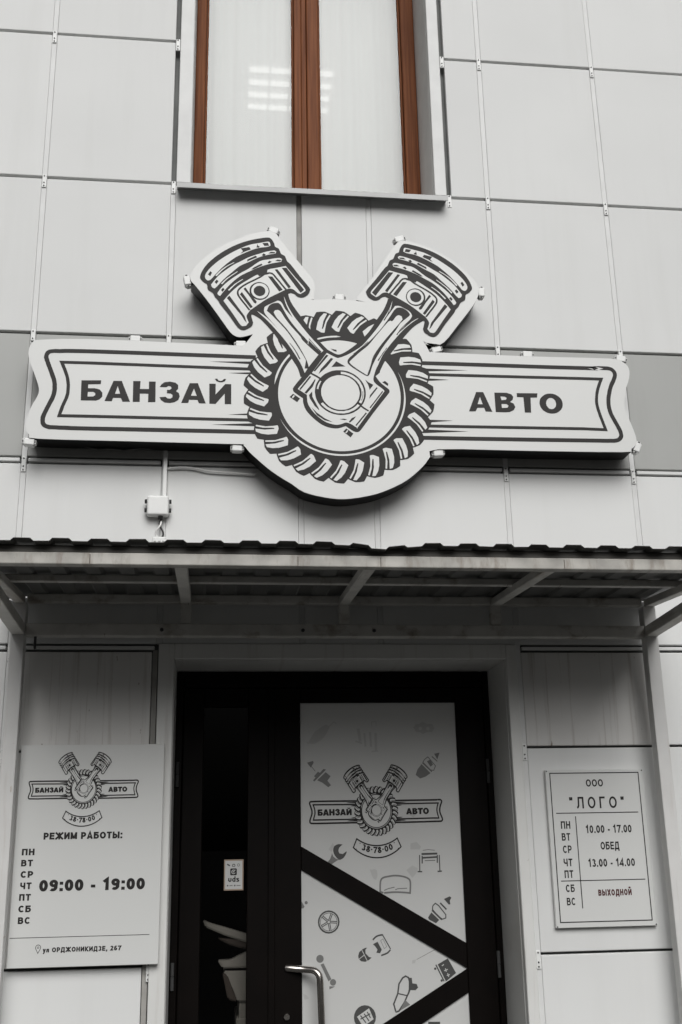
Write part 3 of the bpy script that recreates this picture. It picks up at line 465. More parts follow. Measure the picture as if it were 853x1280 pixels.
(139.5,-211.3),(95.4,-212.7),(82.8,-217.0)]),(0,0,[(208.4,-59.6),(206.6,-134.6),(201.6,-134.5),(203.4,-59.5)]),(0,0,[(304.8,-61.4),(304.6,-136.6),(299.6,-136.6),(299.8,-61.4)]),
(0,0,[(193.3,-132.5),(215.7,-133.0),(215.5,-139.0),(193.2,-138.5)]),(0,0,[(290.5,-133.3),(311.7,-132.6),(311.9,-138.6),(290.7,-139.3)]),(1,0,[(222.6,-37.2),(248.7,-34.1),(280.9,-37.7),
(280.6,-40.7),(248.7,-37.1),(223.0,-40.2)]),(0,0,[(215.6,-51.0),(292.9,-50.0),(293.0,-59.0),(215.7,-60.0)]),(0,0,[(221.2,-69.1),(292.1,-66.2),(292.4,-74.2),(221.5,-77.1)]),
(0,0,[(230.4,-85.0),(281.9,-84.2),(281.9,-87.2),(230.5,-88.0)]),(0,0,[(221.5,-64.1),(220.1,-99.0),(214.1,-98.7),(215.5,-63.9)]),(0,0,[(295.6,-61.9),(294.0,-97.5),(288.1,-97.2),
(289.7,-61.7)]),(0,0,[(315.5,-261.8),(344.8,-250.6),(352.2,-256.7),(343.8,-271.3),(346.3,-286.1),(338.5,-287.7)]),(0,0,[(299.4,-276.6),(328.5,-306.7),(323.5,-311.6),(294.3,-281.5)]),
(0,0,[(259.1,-289.2),(273.1,-277.1),(290.4,-288.8),(324.3,-331.7),(323.4,-349.0),(304.6,-354.7),(284.8,-342.4),(255.4,-308.3),(258.2,-290.7),(263.2,-291.5),(260.7,-306.8),(288.1,-338.5),
(305.3,-349.3),(318.6,-345.3),(319.2,-333.3),(287.0,-292.5),(273.4,-283.4),(262.3,-293.0)]),(0,0,[(258.8,-307.5),(304.4,-351.4),(298.9,-357.1),(253.3,-313.3)]),(0,0,[(252.4,-320.3),
(288.9,-355.1),(272.5,-369.3),(238.4,-350.9),(235.7,-342.1)]),(0,0,[(-187.1,-350.7),(-189.6,-334.8),(-196.9,-320.5),(-208.3,-309.2),(-222.5,-301.9),(-238.4,-299.4),(-254.2,-301.9),
(-268.5,-309.2),(-279.8,-320.5),(-287.1,-334.8),(-289.6,-350.7),(-287.1,-366.5),(-279.8,-380.8),(-268.5,-392.1),(-254.2,-399.4),(-238.4,-401.9),(-222.5,-399.4),(-208.3,-392.1),
(-196.9,-380.8),(-189.6,-366.5)]),(3,1,[(-194.5,-350.7),(-196.7,-337.1),(-202.9,-324.9),(-212.6,-315.2),(-224.8,-309.0),(-238.4,-306.8),(-251.9,-309.0),(-264.1,-315.2),(-273.8,-324.9),
(-280.1,-337.1),(-282.2,-350.7),(-280.1,-364.2),(-273.8,-376.4),(-264.1,-386.1),(-251.9,-392.3),(-238.4,-394.5),(-224.8,-392.3),(-212.6,-386.1),(-202.9,-376.4),(-196.7,-364.2)]),
(0,2,[(-197.6,-350.7),(-199.6,-338.1),(-205.4,-326.7),(-214.4,-317.7),(-225.8,-311.9),(-238.4,-309.9),(-251.0,-311.9),(-262.3,-317.7),(-271.3,-326.7),(-277.1,-338.1),(-279.1,-350.7),
(-277.1,-363.3),(-271.3,-374.6),(-262.3,-383.6),(-251.0,-389.4),(-238.4,-391.4),(-225.8,-389.4),(-214.4,-383.6),(-205.4,-374.6),(-199.6,-363.3)]),(3,3,[(-200.1,-350.7),(-202.0,-338.8),
(-207.4,-328.2),(-215.9,-319.7),(-226.5,-314.3),(-238.4,-312.4),(-250.2,-314.3),(-260.9,-319.7),(-269.3,-328.2),(-274.8,-338.8),(-276.7,-350.7),(-274.8,-362.5),(-269.3,-373.2),
(-260.9,-381.6),(-250.2,-387.1),(-238.4,-388.9),(-226.5,-387.1),(-215.9,-381.6),(-207.4,-373.2),(-202.0,-362.5)]),(0,4,[(-241.6,-344.0),(-228.7,-312.0),(-218.5,-316.1),(-231.4,-348.1)]),
(3,5,[(-237.1,-343.6),(-225.4,-314.6),(-222.6,-315.7),(-234.4,-344.7)]),(0,4,[(-233.0,-345.5),(-198.6,-347.9),(-199.3,-358.9),(-233.8,-356.5)]),(3,5,[(-231.3,-349.7),(-200.1,-351.8),
(-200.3,-354.8),(-231.5,-352.6)]),(0,4,[(-232.1,-354.6),(-226.1,-388.6),(-236.9,-390.5),(-242.9,-356.5)]),(3,5,[(-235.7,-357.3),(-230.2,-388.1),(-233.2,-388.6),(-238.6,-357.8)]),
(0,4,[(-240.2,-357.9),(-270.7,-374.1),(-275.8,-364.4),(-245.4,-348.2)]),(3,5,[(-243.8,-355.3),(-271.5,-370.0),(-272.9,-367.3),(-245.3,-352.6)]),(0,4,[(-245.7,-351.7),(-272.2,-329.5),
(-265.1,-321.0),(-238.7,-343.2)]),(3,5,[(-244.7,-347.3),(-268.7,-327.2),(-266.7,-324.9),(-242.8,-345.0)]),(0,0,[(-102.2,-501.7),(-97.2,-486.0),(-82.6,-474.2),(-68.0,-468.3),
(-59.4,-468.5),(-68.2,-476.2),(-67.5,-492.1),(-51.8,-508.4),(-39.2,-511.4),(-52.1,-521.6),(-69.6,-529.0),(-89.6,-525.8),(-100.8,-515.0)]),(3,1,[(-101.7,-516.3),(-75.4,-498.6),
(-73.7,-501.1),(-100.0,-518.8)]),(3,1,[(-84.2,-475.0),(-59.5,-523.3),(-62.2,-524.7),(-86.8,-476.4)]),(0,0,[(-33.9,-432.2),(-29.7,-428.1),(-23.5,-422.2),(-16.5,-417.1),(-9.1,-414.0),
(-1.4,-412.1),(5.1,-410.8),(10.4,-410.3),(14.7,-410.4),(17.4,-410.6),(17.0,-417.6),(14.4,-417.4),(10.7,-417.3),(6.1,-417.8),(0.1,-418.9),(-6.9,-420.7),(-13.1,-423.2),(-19.0,-427.6),
(-24.8,-433.1),(-29.0,-437.2)]),(0,0,[(17.6,-413.3),(53.4,-475.6),(49.0,-478.1),(13.3,-415.8)]),(0,0,[(53.1,-481.9),(49.6,-485.8),(44.1,-491.6),(36.8,-497.0),(26.4,-501.2),
(15.0,-504.7),(6.9,-507.1),(4.9,-500.4),(13.0,-498.0),(24.1,-494.6),(33.3,-490.9),(39.5,-486.3),(44.4,-481.1),(47.9,-477.2)]),(0,0,[(-31.9,-453.3),(-9.7,-443.3),(9.5,-478.4),
(0.4,-494.0),(-16.8,-490.9),(-10.7,-477.8),(-21.8,-462.6)]),(1,0,[(4.4,-437.5),(17.1,-430.3),(34.3,-466.1),(20.8,-476.0),(4.0,-438.7),(5.8,-437.9),(21.6,-472.9),(31.8,-465.4),
(16.3,-433.1),(5.4,-439.2)]),(1,0,[(-264.4,-509.8),(-265.3,-504.4),(-267.7,-499.6),(-271.6,-495.8),(-276.4,-493.3),(-281.7,-492.5),(-287.1,-493.3),(-291.9,-495.8),(-295.7,-499.6),
(-298.2,-504.4),(-299.0,-509.8),(-298.2,-515.1),(-295.7,-519.9),(-291.9,-523.7),(-287.1,-526.2),(-281.7,-527.0),(-276.4,-526.2),(-271.6,-523.7),(-267.7,-519.9),(-265.3,-515.1)]),
(1,0,[(-279.2,-534.5),(-264.9,-529.7),(-229.6,-598.7),(-243.3,-607.6)]),(1,0,[(-208.2,-612.4),(-208.9,-608.0),(-210.9,-604.1),(-214.1,-600.9),(-218.0,-598.9),(-222.4,-598.2),
(-226.8,-598.9),(-230.7,-600.9),(-233.9,-604.1),(-235.9,-608.0),(-236.6,-612.4),(-235.9,-616.8),(-233.9,-620.8),(-230.7,-623.9),(-226.8,-625.9),(-222.4,-626.6),(-218.0,-625.9),
(-214.1,-623.9),(-210.9,-620.8),(-208.9,-616.8)]),(1,0,[(-239.6,-628.5),(-213.1,-630.4),(-239.8,-642.0)]),(0,0,[(-25.9,-765.3),(-28.4,-749.4),(-35.7,-735.1),(-47.0,-723.8),
(-61.3,-716.5),(-77.1,-714.0),(-93.0,-716.5),(-107.3,-723.8),(-118.6,-735.1),(-125.9,-749.4),(-128.4,-765.3),(-125.9,-781.1),(-118.6,-795.4),(-107.3,-806.7),(-93.0,-814.0),
(-77.1,-816.5),(-61.3,-814.0),(-47.0,-806.7),(-35.7,-795.4),(-28.4,-781.1)]),(3,1,[(-113.8,-761.5),(-57.5,-727.4),(-37.2,-774.3),(-86.6,-804.3)]),(0,2,[(-95.9,-755.3),(-71.2,-786.9),
(-75.2,-790.0),(-99.8,-758.4)]),(0,2,[(-78.7,-748.3),(-56.8,-779.8),(-60.9,-782.7),(-82.8,-751.2)]),(0,2,[(-64.2,-741.3),(-49.6,-767.5),(-53.9,-769.9),(-68.6,-743.7)]),(0,2,[(-99.3,-770.0),
(-53.5,-748.4),(-51.4,-753.0),(-97.2,-774.5)]),(0,0,[(272.9,-550.2),(321.9,-525.1),(358.4,-589.8),(308.4,-625.2)]),(3,1,[(290.8,-555.4),(301.0,-549.4),(303.0,-552.8),(292.9,-558.9)]),
(3,1,[(301.3,-576.7),(319.0,-570.9),(320.3,-574.7),(302.5,-580.5)]),(3,1,[(310.1,-567.7),(314.1,-582.6),(310.2,-583.7),(306.3,-568.7)]),(3,1,[(313.0,-598.2),(327.2,-593.4),
(328.5,-597.1),(314.3,-602.0)]),(3,1,[(319.6,-589.1),(324.6,-605.0),(320.8,-606.2),(315.7,-590.3)]),(0,0,[(266.3,-549.7),(302.4,-622.6),(297.1,-625.2),(260.9,-552.3)]),(0,0,[(265.5,-568.4),
(265.2,-566.7),(264.4,-565.1),(263.2,-563.9),(261.6,-563.1),(259.9,-562.8),(258.2,-563.1),(256.6,-563.9),(255.4,-565.1),(254.6,-566.7),(254.4,-568.4),(254.6,-570.1),(255.4,-571.6),
(256.6,-572.9),(258.2,-573.7),(259.9,-573.9),(261.6,-573.7),(263.2,-572.9),(264.4,-571.6),(265.2,-570.1)]),(0,0,[(293.9,-620.4),(293.6,-618.7),(292.8,-617.1),(291.6,-615.9),
(290.0,-615.1),(288.3,-614.8),(286.6,-615.1),(285.1,-615.9),(283.8,-617.1),(283.0,-618.7),(282.8,-620.4),(283.0,-622.1),(283.8,-623.7),(285.1,-624.9),(286.6,-625.7),(288.3,-625.9),
(290.0,-625.7),(291.6,-624.9),(292.8,-623.7),(293.6,-622.1)]),(0,0,[(64.2,-748.5),(54.7,-713.4),(75.4,-669.3),(82.6,-627.5),(101.8,-600.4),(118.8,-592.4),(134.8,-600.6),(143.4,-635.8),
(133.8,-668.1),(111.9,-709.5),(84.1,-747.1),(68.5,-751.0),(66.7,-744.2),(79.9,-740.9),(106.0,-705.8),(127.3,-665.4),(136.1,-635.6),(128.7,-605.4),(118.7,-600.2),(106.4,-606.0),
(89.3,-630.2),(82.2,-671.4),(62.2,-714.1),(71.0,-746.7)]),(0,0,[(79.4,-666.9),(123.7,-677.6),(122.6,-682.5),(78.2,-671.7)]),(0,0,[(132.9,-604.1),(147.3,-604.5),(149.2,-628.2),
(169.3,-631.4),(175.6,-647.3),(162.5,-658.4),(139.5,-656.6),(130.2,-677.2)]),(1,0,[(112.2,-697.4),(135.5,-718.9),(87.8,-742.1)]),(0,0,[(217.2,-793.9),(272.7,-795.8),(270.6,-842.0),
(215.3,-840.0)]),(1,0,[(173.0,-525.2),(265.0,-482.6),(265.9,-484.4),(173.8,-527.0)]),(1,0,[(-366.7,-254.4),(-351.4,-280.7),(-358.4,-288.1),(-367.0,-287.9)]),(1,0,[(-336.4,-263.1),
(-336.7,-260.8),(-337.8,-258.7),(-339.4,-257.1),(-341.5,-256.0),(-343.8,-255.7),(-346.1,-256.0),(-348.1,-257.1),(-349.8,-258.7),(-350.8,-260.8),(-351.2,-263.1),(-350.8,-265.4),
(-349.8,-267.4),(-348.1,-269.1),(-346.1,-270.1),(-343.8,-270.5),(-341.5,-270.1),(-339.4,-269.1),(-337.8,-267.4),(-336.7,-265.4)]),(2,0,[(-328.2,473.6),(-320.2,488.4),(-308.5,509.1),
(-294.3,527.8),(-275.2,542.4),(-253.5,555.0),(-238.1,563.6),(-232.5,560.3),(-224.8,555.8),(-219.3,552.5),(-226.7,538.1),(-237.7,517.8),(-250.1,500.2),(-264.5,487.7),(-280.3,477.7),
(-294.9,471.2),(-308.1,469.8),(-320.0,471.8)]),(2,0,[(-72.3,543.9),(-62.6,480.3),(-76.4,478.2),(-86.2,541.7)]),(2,0,[(-43.3,520.9),(-39.3,455.3),(-49.3,454.7),(-53.3,520.3)]),
(2,0,[(-15.0,526.2),(-11.4,452.9),(-21.3,452.4),(-25.0,525.7)]),(2,0,[(14.0,520.2),(13.7,430.6),(1.7,430.7),(2.0,520.3)]),(1,0,[(-334.5,379.9),(-304.7,388.2),(-301.5,379.5),
(-316.0,356.1)]),(1,0,[(-312.6,363.4),(-293.0,339.7),(-295.3,337.8),(-314.9,361.5)]),(1,0,[(-305.6,296.2),(-254.4,349.0),(-241.1,346.7),(-299.1,289.8)]),(1,0,[(-301.0,315.3),
(-281.0,336.5),(-265.7,327.7),(-290.1,306.7)]),(1,0,[(-285.9,296.0),(-243.5,333.9),(-219.5,314.4),(-235.3,293.3),(-218.0,271.8),(-231.3,262.4),(-261.8,285.1)]),(1,0,[(298.4,417.2),
(325.8,422.4),(313.0,388.7)]),(1,0,[(288.1,406.0),(314.3,381.8),(310.9,378.1),(284.7,402.3)]),(1,0,[(247.3,390.9),(266.3,404.9),(304.9,358.6),(293.7,334.5),(275.9,337.2),(237.4,376.1),
(246.8,390.4),(250.1,388.2),(242.6,376.6),(277.8,341.0),(291.4,338.9),(300.2,358.0),(265.6,399.5),(249.6,387.7)]),(1,0,[(260.5,380.5),(276.7,389.0),(290.4,365.0),(277.5,354.2)]),
(1,0,[(239.7,376.3),(285.3,332.5),(281.1,328.2),(235.6,372.0)]),(1,0,[(232.9,367.7),(276.2,323.9),(250.7,307.0),(223.3,298.6),(201.5,316.1),(211.5,341.9)]),(2,0,[(195.7,546.6),
(211.2,554.7),(232.6,565.8),(248.1,573.9),(264.6,564.6),(287.4,551.8),(303.9,542.5),(286.6,533.8),(262.9,521.8),(245.6,513.1),(230.8,523.0),(210.5,536.6)]),(2,0,[(163.6,-5.1),
(193.6,0.6),(214.9,-20.5),(207.7,-33.9),(162.6,-33.1)]),(2,0,[(-38.5,-120.6),(-28.2,-121.7),(-14.0,-123.2),(-3.7,-124.3),(-2.7,-130.6),(-1.5,-139.6),(-1.2,-148.2),(-3.1,-156.0),
(-6.0,-163.5),(-8.2,-168.8),(-12.2,-167.5),(-18.0,-165.2),(-23.7,-159.5),(-29.2,-147.3),(-34.7,-131.8)]),(2,0,[(139.3,-127.2),(148.0,-121.2),(160.0,-112.9),(168.8,-106.9),(176.2,-110.6),
(186.4,-115.7),(193.9,-119.4),(192.9,-124.7),(191.3,-132.3),(187.9,-140.2),(181.2,-148.7),(172.7,-157.4),(166.6,-163.6),(158.5,-152.8),(147.4,-138.0)]),(2,0,[(-13.4,553.4),
(-12.8,577.4),(13.8,577.3),(13.2,553.2),(9.2,553.3),(9.7,573.3),(-8.9,573.4),(-9.4,553.3)]),(2,0,[(-92.8,485.4),(-59.5,474.2),(-62.0,466.6),(-95.4,477.8)]),(2,0,[(-14.9,433.9),
(18.8,435.7),(19.2,429.7),(-14.5,427.9)]),(2,0,[(-223.2,556.5),(-198.9,579.8),(-186.1,569.6),(-189.2,565.7),(-198.6,573.2),(-219.7,552.9)]),(2,0,[(-328.1,468.2),(-336.9,477.0),
(-332.7,481.2),(-323.9,472.5)]),(2,0,[(201.3,543.2),(208.9,563.1),(293.3,562.6),(306.2,542.5),(291.6,522.7),(211.9,523.3)]),(3,1,[(242.1,540.8),(241.6,543.6),(240.4,546.1),
(238.4,548.1),(235.9,549.3),(233.1,549.8),(230.3,549.3),(227.8,548.1),(225.8,546.1),(224.5,543.6),(224.1,540.8),(224.5,538.0),(225.8,535.5),(227.8,533.5),(230.3,532.2),(233.1,531.8),
(235.9,532.2),(238.4,533.5),(240.4,535.5),(241.6,538.0)]),(3,1,[(280.8,540.5),(280.4,543.3),(279.1,545.8),(277.1,547.8),(274.6,549.1),(271.8,549.5),(269.1,549.1),(266.5,547.8),
(264.6,545.8),(263.3,543.3),(262.8,540.5),(263.3,537.8),(264.6,535.2),(266.5,533.3),(269.1,532.0),(271.8,531.5),(274.6,532.0),(277.1,533.3),(279.1,535.2),(280.4,537.8)]),(2,0,[(-213.3,4.1),
(-234.1,-25.5),(-220.7,-38.6),(-206.8,-11.0)]),(2,0,[(-35.4,-123.7),(-9.9,-118.2),(-12.0,-147.9)]),(2,0,[(169.2,-22.2),(207.5,-27.7),(206.5,-34.6),(168.2,-29.1)]),(2,0,[(-361.2,-655.7),
(-344.4,-663.9),(-333.3,-678.2),(-355.8,-681.6)]),(2,0,[(153.1,-528.2),(170.5,-526.0),(165.3,-541.8),(150.2,-543.5)]),(2,0,[(141.2,136.7),(169.3,146.8),(196.5,130.6),(184.8,114.9)])]}
# ------------------------------------------------------------------ ground
bm = B(); box(bm, -400, 400, -400, 40, -.6, -.16); o = obj('ground', bm, m_asphalt); o['kind'] = 'structure'
bm = B(); box(bm, -40, 40, -4.2, .2, -.4, -.02, .01); o = obj('pavement', bm, m_paving); o['kind'] = 'structure'
bm = B(); box(bm, -40, 40, -4.36, -4.204, -.5, -.01, .012); o = obj('kerb', bm, m_paving); o['kind'] = 'structure'
bm = B(); box(bm, -.5, 1.7, -.55, .36, -.019, .07, .012); o = obj('door_step', bm, m_paving); o['kind'] = 'structure'

# ------------------------------------------------------------------ building
bld = thing('office_building', 'white panelled office building with a brown framed upper window and a recessed dark double door', 'building', (.6, .2, 0))
DX0, DX1, DZ = -.185, 1.381, 2.427          # door opening
WX0, WX1, WZ0, WZ1 = -.168, 1.150, 4.93, 7.25   # window opening
bm = B()
for x0, x1, z0, z1 in ((-7, DX0-.006, -.1, DZ), (DX1+.006, 8, -.1, DZ), (-7, 8, DZ+.006, WZ0), (-7, WX0-.006, WZ0, WZ1), (WX1+.006, 8, WZ0, WZ1), (-7, 8, WZ1, 9)):
    box(bm, x0, x1, .036, .42, z0, z1)
obj('wall', bm, m_back, bld)
ROWS = [.2, 1.117, 2.015, 2.479, 3.387, 4.060, 4.955, 5.865, 6.775, 8.2]
COLS = [-1.591, -.924, -.257, .407, .781, 1.444, 2.111, 2.778]
GX, GZ = .013, .0075
def panel(x0, x1, z0, z1, m, gl=GX, gr=GX, gt=GZ, gb=GZ):
    b = B(); box(b, x0+gl, x1-gr, 0, .03, z0+gb, z1-gt, .004, 0, 2)
    # very slight out-of-plane sag so no two cassettes lie in one plane
    dx, dz = random.uniform(-.0022, .0022), random.uniform(-.0022, .0022); cx, cz = (x0+x1)/2, (z0+z1)/2
    for v in b.verts: v.co.y += (v.co.x-cx)*dx + (v.co.z-cz)*dz
    obj('panel', b, m, bld)
for r in range(len(ROWS)-1):
    z0, z1 = ROWS[r], ROWS[r+1]
    mt = m_grey if r == 4 else m_panel
    gt = .019 if r in (2, 3) else GZ; gb = .019 if r in (3, 4) else GZ
    if r < 2: gt = .0055
    if r in (1, 2): gb = .0055
    if r <= 2: spans = [(-1.591, -.924), (-.924, -.257), (1.444, 2.111), (2.111, 2.778)]
    elif r in (3, 4, 5): spans = [(COLS[i], COLS[i+1]) for i in range(7)]
    else: spans = [(-1.591, -.924), (-.924, -.257), (1.229, 1.444), (1.444, 2.111), (2.111, 2.778)]
    for x0, x1 in spans:
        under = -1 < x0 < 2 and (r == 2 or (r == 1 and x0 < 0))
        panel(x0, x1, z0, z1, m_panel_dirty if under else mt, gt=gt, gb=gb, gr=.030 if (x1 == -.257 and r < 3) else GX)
# cladding that carries on past the last whole panels on both sides
for xs in ((-6.5, -5.6, -4.93, -4.26, -3.59, -2.925, -2.258, -1.591), (2.778, 3.445, 4.11, 4.78, 5.45, 6.1, 6.8, 7.5)):
    b = B()
    for i in range(len(xs)-1):
        for r in range(len(ROWS)-1): box(b, xs[i]+GX, xs[i+1]-GX, 0, .03, ROWS[r]+.009, ROWS[r+1]-.009, .004)
    obj('cladding', b, m_panel, bld)
# white profiles standing in the upright joints, rails in two of the level joints, plinth
b = B()
for x, z0, z1 in [(-1.591, .2, 8.2), (-.924, .2, 8.2), (-.257, 2.5, 4.95), (.407, 2.5, 4.06), (.781, 2.5, 4.92), (1.444, .2, 8.2), (2.111, .2, 8.2), (2.778, .2, 8.2), (-.257, 7.36, 8.2)]:
    box(b, x-.0122, x+.0122, .0022, .033, z0, z1)
for z, hh in ((3.387, .009), (2.479, .008)):
    for i in range(7): box(b, COLS[i]+.02, COLS[i+1]-.02, -.004, .032, z-hh, z+hh, .002)
obj('joint_profile', b, m_profile, bld)
b = B(); box(b, -.284, -.262, .010, .034, .2, 2.47); obj('joint_strip', b, m_grime, bld); b = B(); box(b, .396, .418, .009, .034, 4.07, 4.93); obj('joint_strip', b, m_grime, bld)
b = B(); box(b, -7, DX0-.08, -.01, .03, -.02, .19, .004); box(b, DX1+.06, 8, -.01, .03, -.02, .19, .004); obj('plinth', b, m_grey, bld)
# small riveted clips where the joints cross
clip = None
for x, z in [(-.924, 5.865), (-.257, 5.865), (1.229, 5.865), (1.444, 5.865), (2.111, 5.865), (-.924, 4.955), (-.257, 4.955), (1.229, 4.955), (1.444, 4.955), (2.111, 4.955),
             (-.924, 4.06), (-.257, 4.06), (1.444, 4.06), (2.111, 4.06), (-.924, 3.387), (1.444, 3.387), (2.111, 3.387), (-.924, 2.479), (-.924, 2.015), (1.444, 2.015), (1.444, 1.117), (-.257, 1.117)]:
    if clip is None:
        b = B(); box(b, x-.011, x+.011, -.0035, .005, z-.062, z+.014, .002)
        for dz in (.006, -.034, -.052):
            t = bmesh.new(); bmesh.ops.create_cone(t, cap_ends=True, segments=8, radius1=.0042, radius2=.0032, depth=.004)
            merge(b, t, 1, Matrix.Translation((x-.001, -.005, z+dz)) @ Matrix.Rotation(math.pi/2, 4, 'X'))
        clip = obj('panel_clip', b, [m_plastic, m_rivet], bld); c0 = (x, z)
    else:
        c = clip.copy(); C.objects.link(c); c.location = (clip.location.x + x-c0[0], clip.location.y, clip.location.z + z-c0[1])
# upper window
def sheet(b, x0, x1, y, z0, z1): b.faces.new([b.verts.new(v) for v in ((x0, y, z0), (x1, y, z0), (x1, y, z1), (x0, y, z1))])
win = obj('window', (lambda b: [box(b, -.257+GX, WX0-.001, -.002, .034, 4.965, 7.34, .003), box(b, WX1+.001, 1.229-GX, -.002, .034, 4.965, 7.34, .003), box(b, WX0-.0005, WX1+.0005, -.002, .034, WZ1+.001, 7.34, .003),
      box(b, WX0-.005, WX0, .035, .36, 4.94, WZ1, 0), box(b, WX1, WX1+.005, .035, .36, 4.94, WZ1, 0), box(b, WX0, WX1, .035, .36, WZ1-.004, WZ1+.004, 0)] and b)(B()), m_profile, bld, label='upper window with brown timber frame behind white casing')
b = B(); y0, y1 = .345, .405
box(b, WX0+.001, -.110, y0, y1, 4.96, WZ1-.005, .006, 0, 2); box(b, 1.067, WX1-.001, y0, y1, 4.96, WZ1-.005, .006, 0, 2)
box(b, -.110, 1.067, y0+.004, y1-.002, 4.96, 5.03, .006, 0, 2); box(b, -.110, 1.067, y0+.004, y1-.002, WZ1-.07, WZ1-.005, .006, 0, 2)
box(b, .411, .4545, y0-.004, y1, 5.03, WZ1-.07, .005, 0, 2); box(b, .456, .4860, y0+.012, y1, 5.03, WZ1-.07, .004, 0, 2); box(b, .4875, .557, y0-.006, y1, 5.03, WZ1-.07, .006, 0, 2)
for x in (-.103, .404, .564, 1.060): box(b, x-.006, x+.006, y0+.022, y1-.006, 5.03, WZ1-.07, .003)
obj('frame', b, m_wood, win)
b = B(); sheet(b, -.106, .409, .380, 5.02, WZ1-.06); sheet(b, .559, 1.064, .380, 5.02, WZ1-.06); obj('pane', b, m_glass, win)
b = B(); t = bmesh.new()
pr = [(-.066, 4.922), (-.066, 4.893), (-.062, 4.893), (-.062, 4.915), (.345, 4.965), (.345, 4.972)]
vs0 = [t.verts.new((-.238, y, z)) for y, z in pr]; vs1 = [t.verts.new((1.207, y, z)) for y, z in pr]
for i in range(len(pr)): t.faces.new([vs0[i], vs0[(i+1) % len(pr)], vs1[(i+1) % len(pr)], vs1[i]])
t.faces.new(vs0[::-1]); t.faces.new(vs1); bmesh.ops.recalc_face_normals(t, faces=t.faces); merge(b, t)
obj('sill', b, m_sill, win)
# the two rooms behind
def room(name, x0, x1, y0, y1, z0, z1, m):
    b = B()
    box(b, x0-.1, x1+.1, y1, y1+.1, z0, z1); box(b, x0-.1, x0, y0, y1, z0, z1); box(b, x1, x1+.1, y0, y1, z0, z1); box(b, x0-.1, x1+.1, y0, y1, z1+.002, z1+.1); box(b, x0-.1, x1+.1, y0, y1, z0-.1, z0-.002)
    obj(name, b, m, bld)
room('upper_room', -1.4, 2.6, .423, 3.6, 4.3, 7.5, m_room)
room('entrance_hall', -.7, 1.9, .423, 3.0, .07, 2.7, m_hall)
# door trim and reveals
b = B()
box(b, -.257, DX0, -.010, .034, .02, 2.497, .003); box(b, DX1, 1.432, -.010, .034, .02, 2.497, .003); box(b, DX0+.0005, DX1-.0005, -.010, .034, DZ, 2.497, .003)
box(b, DX0-.005, DX0+.002, .035, .40, .07, DZ); box(b, DX1-.002, DX1+.005, .035, .40, .07, DZ); box(b, DX0+.003, DX1-.003, .035, .40, DZ-.002, DZ+.005)
obj('door_trim', b, m_trim, bld)
b = B()
box(b, DX0+.003, -.148, .35, .43, .07, 2.42, .003); box(b, 1.348, DX1-.003, .35, .43, .07, 2.42, .003); box(b, -.147, 1.347, .35, .43, 2.345, 2.42, .003); obj('door_frame', b, m_door, bld)
# wide leaf with printed film and diagonal bars
leaf = obj('door', (lambda b: [box(b, .290, .4235, .352, .40, .08, 2.340, .004, 0, 2), box(b, 1.203, 1.345, .352, .40, .08, 2.340, .004, 0, 2), box(b, .4235, 1.203, .353, .40, 2.268, 2.340, .003), box(b, .4235, 1.203, .353, .40, .08, .26, .003),
      box(b, .266, .298, .343, .352, .08, 2.335, .002)] and b)(B()), m_door, bld, label='wide dark brown door leaf with white printed film and diagonal bars')
b = B(); box(b, .4225, 1.2045, .366, .374, .255, 2.272); obj('printed_film', b, m_film, leaf)
def diag(pts):
    t = bmesh.new(); a = [t.verts.new((x, .354, z)) for x, z in pts]; c = [t.verts.new((x, .3655, z)) for x, z in pts]; n = len(pts)
    t.faces.new(a); t.faces.new(c[::-1])
    for i in range(n): t.faces.new([a[i], c[i], c[(i+1) % n], a[(i+1) % n]])
    bmesh.ops.recalc_face_normals(t, faces=t.faces); bmesh.ops.bevel(t, geom=t.edges[:], offset=.002, segments=1, affect='EDGES'); b = B(); merge(b, t); return b
obj('diagonal_bar', diag([(.424, 1.59), (1.2025, 1.141), (1.2025, 1.030), (.424, 1.484)]), m_door, leaf)
obj('diagonal_bar', diag([(1.2025, 1.029), (1.2025, .926), (.424, .49), (.424, .60)]), m_door, leaf)
b = B(); tube(b, bend((.352, .352, 1.056), (.498, .278, 1.049), (.512, .278, .60), .045), .0155, 16); tube(b, bend((.512, .278, .60), (.512, .278, .36), (.372, .352, .35), .045), .0155, 16); obj('handle', b, m_steel, leaf)
b = B(); t = bmesh.new(); bmesh.ops.create_cone(t, cap_ends=True, segments=20, radius1=.016, radius2=.013, depth=.012); merge(b, t, 0, Matrix.Translation((.352, .347, .851)) @ Matrix.Rotation(math.pi/2, 4, 'X'))
box(b, .3485, .3555, .338, .343, .838, .862, .001); obj('lock', b, m_steel, leaf)
def hinge(x, z, par):
    b = B(); tube(b, [(x, .340, z-.058), (x, .340, z-.002)], .008, 10); tube(b, [(x, .340, z+.002), (x, .340, z+.058)], .008, 10); box(b, x-.005, x+.005, .345, .355, z-.05, z+.05); obj('hinge', b, m_rivet, par, label=None)
hinge(1.350, 1.045, leaf); hinge(1.350, 1.93, leaf); hinge(1.350, .35, leaf)
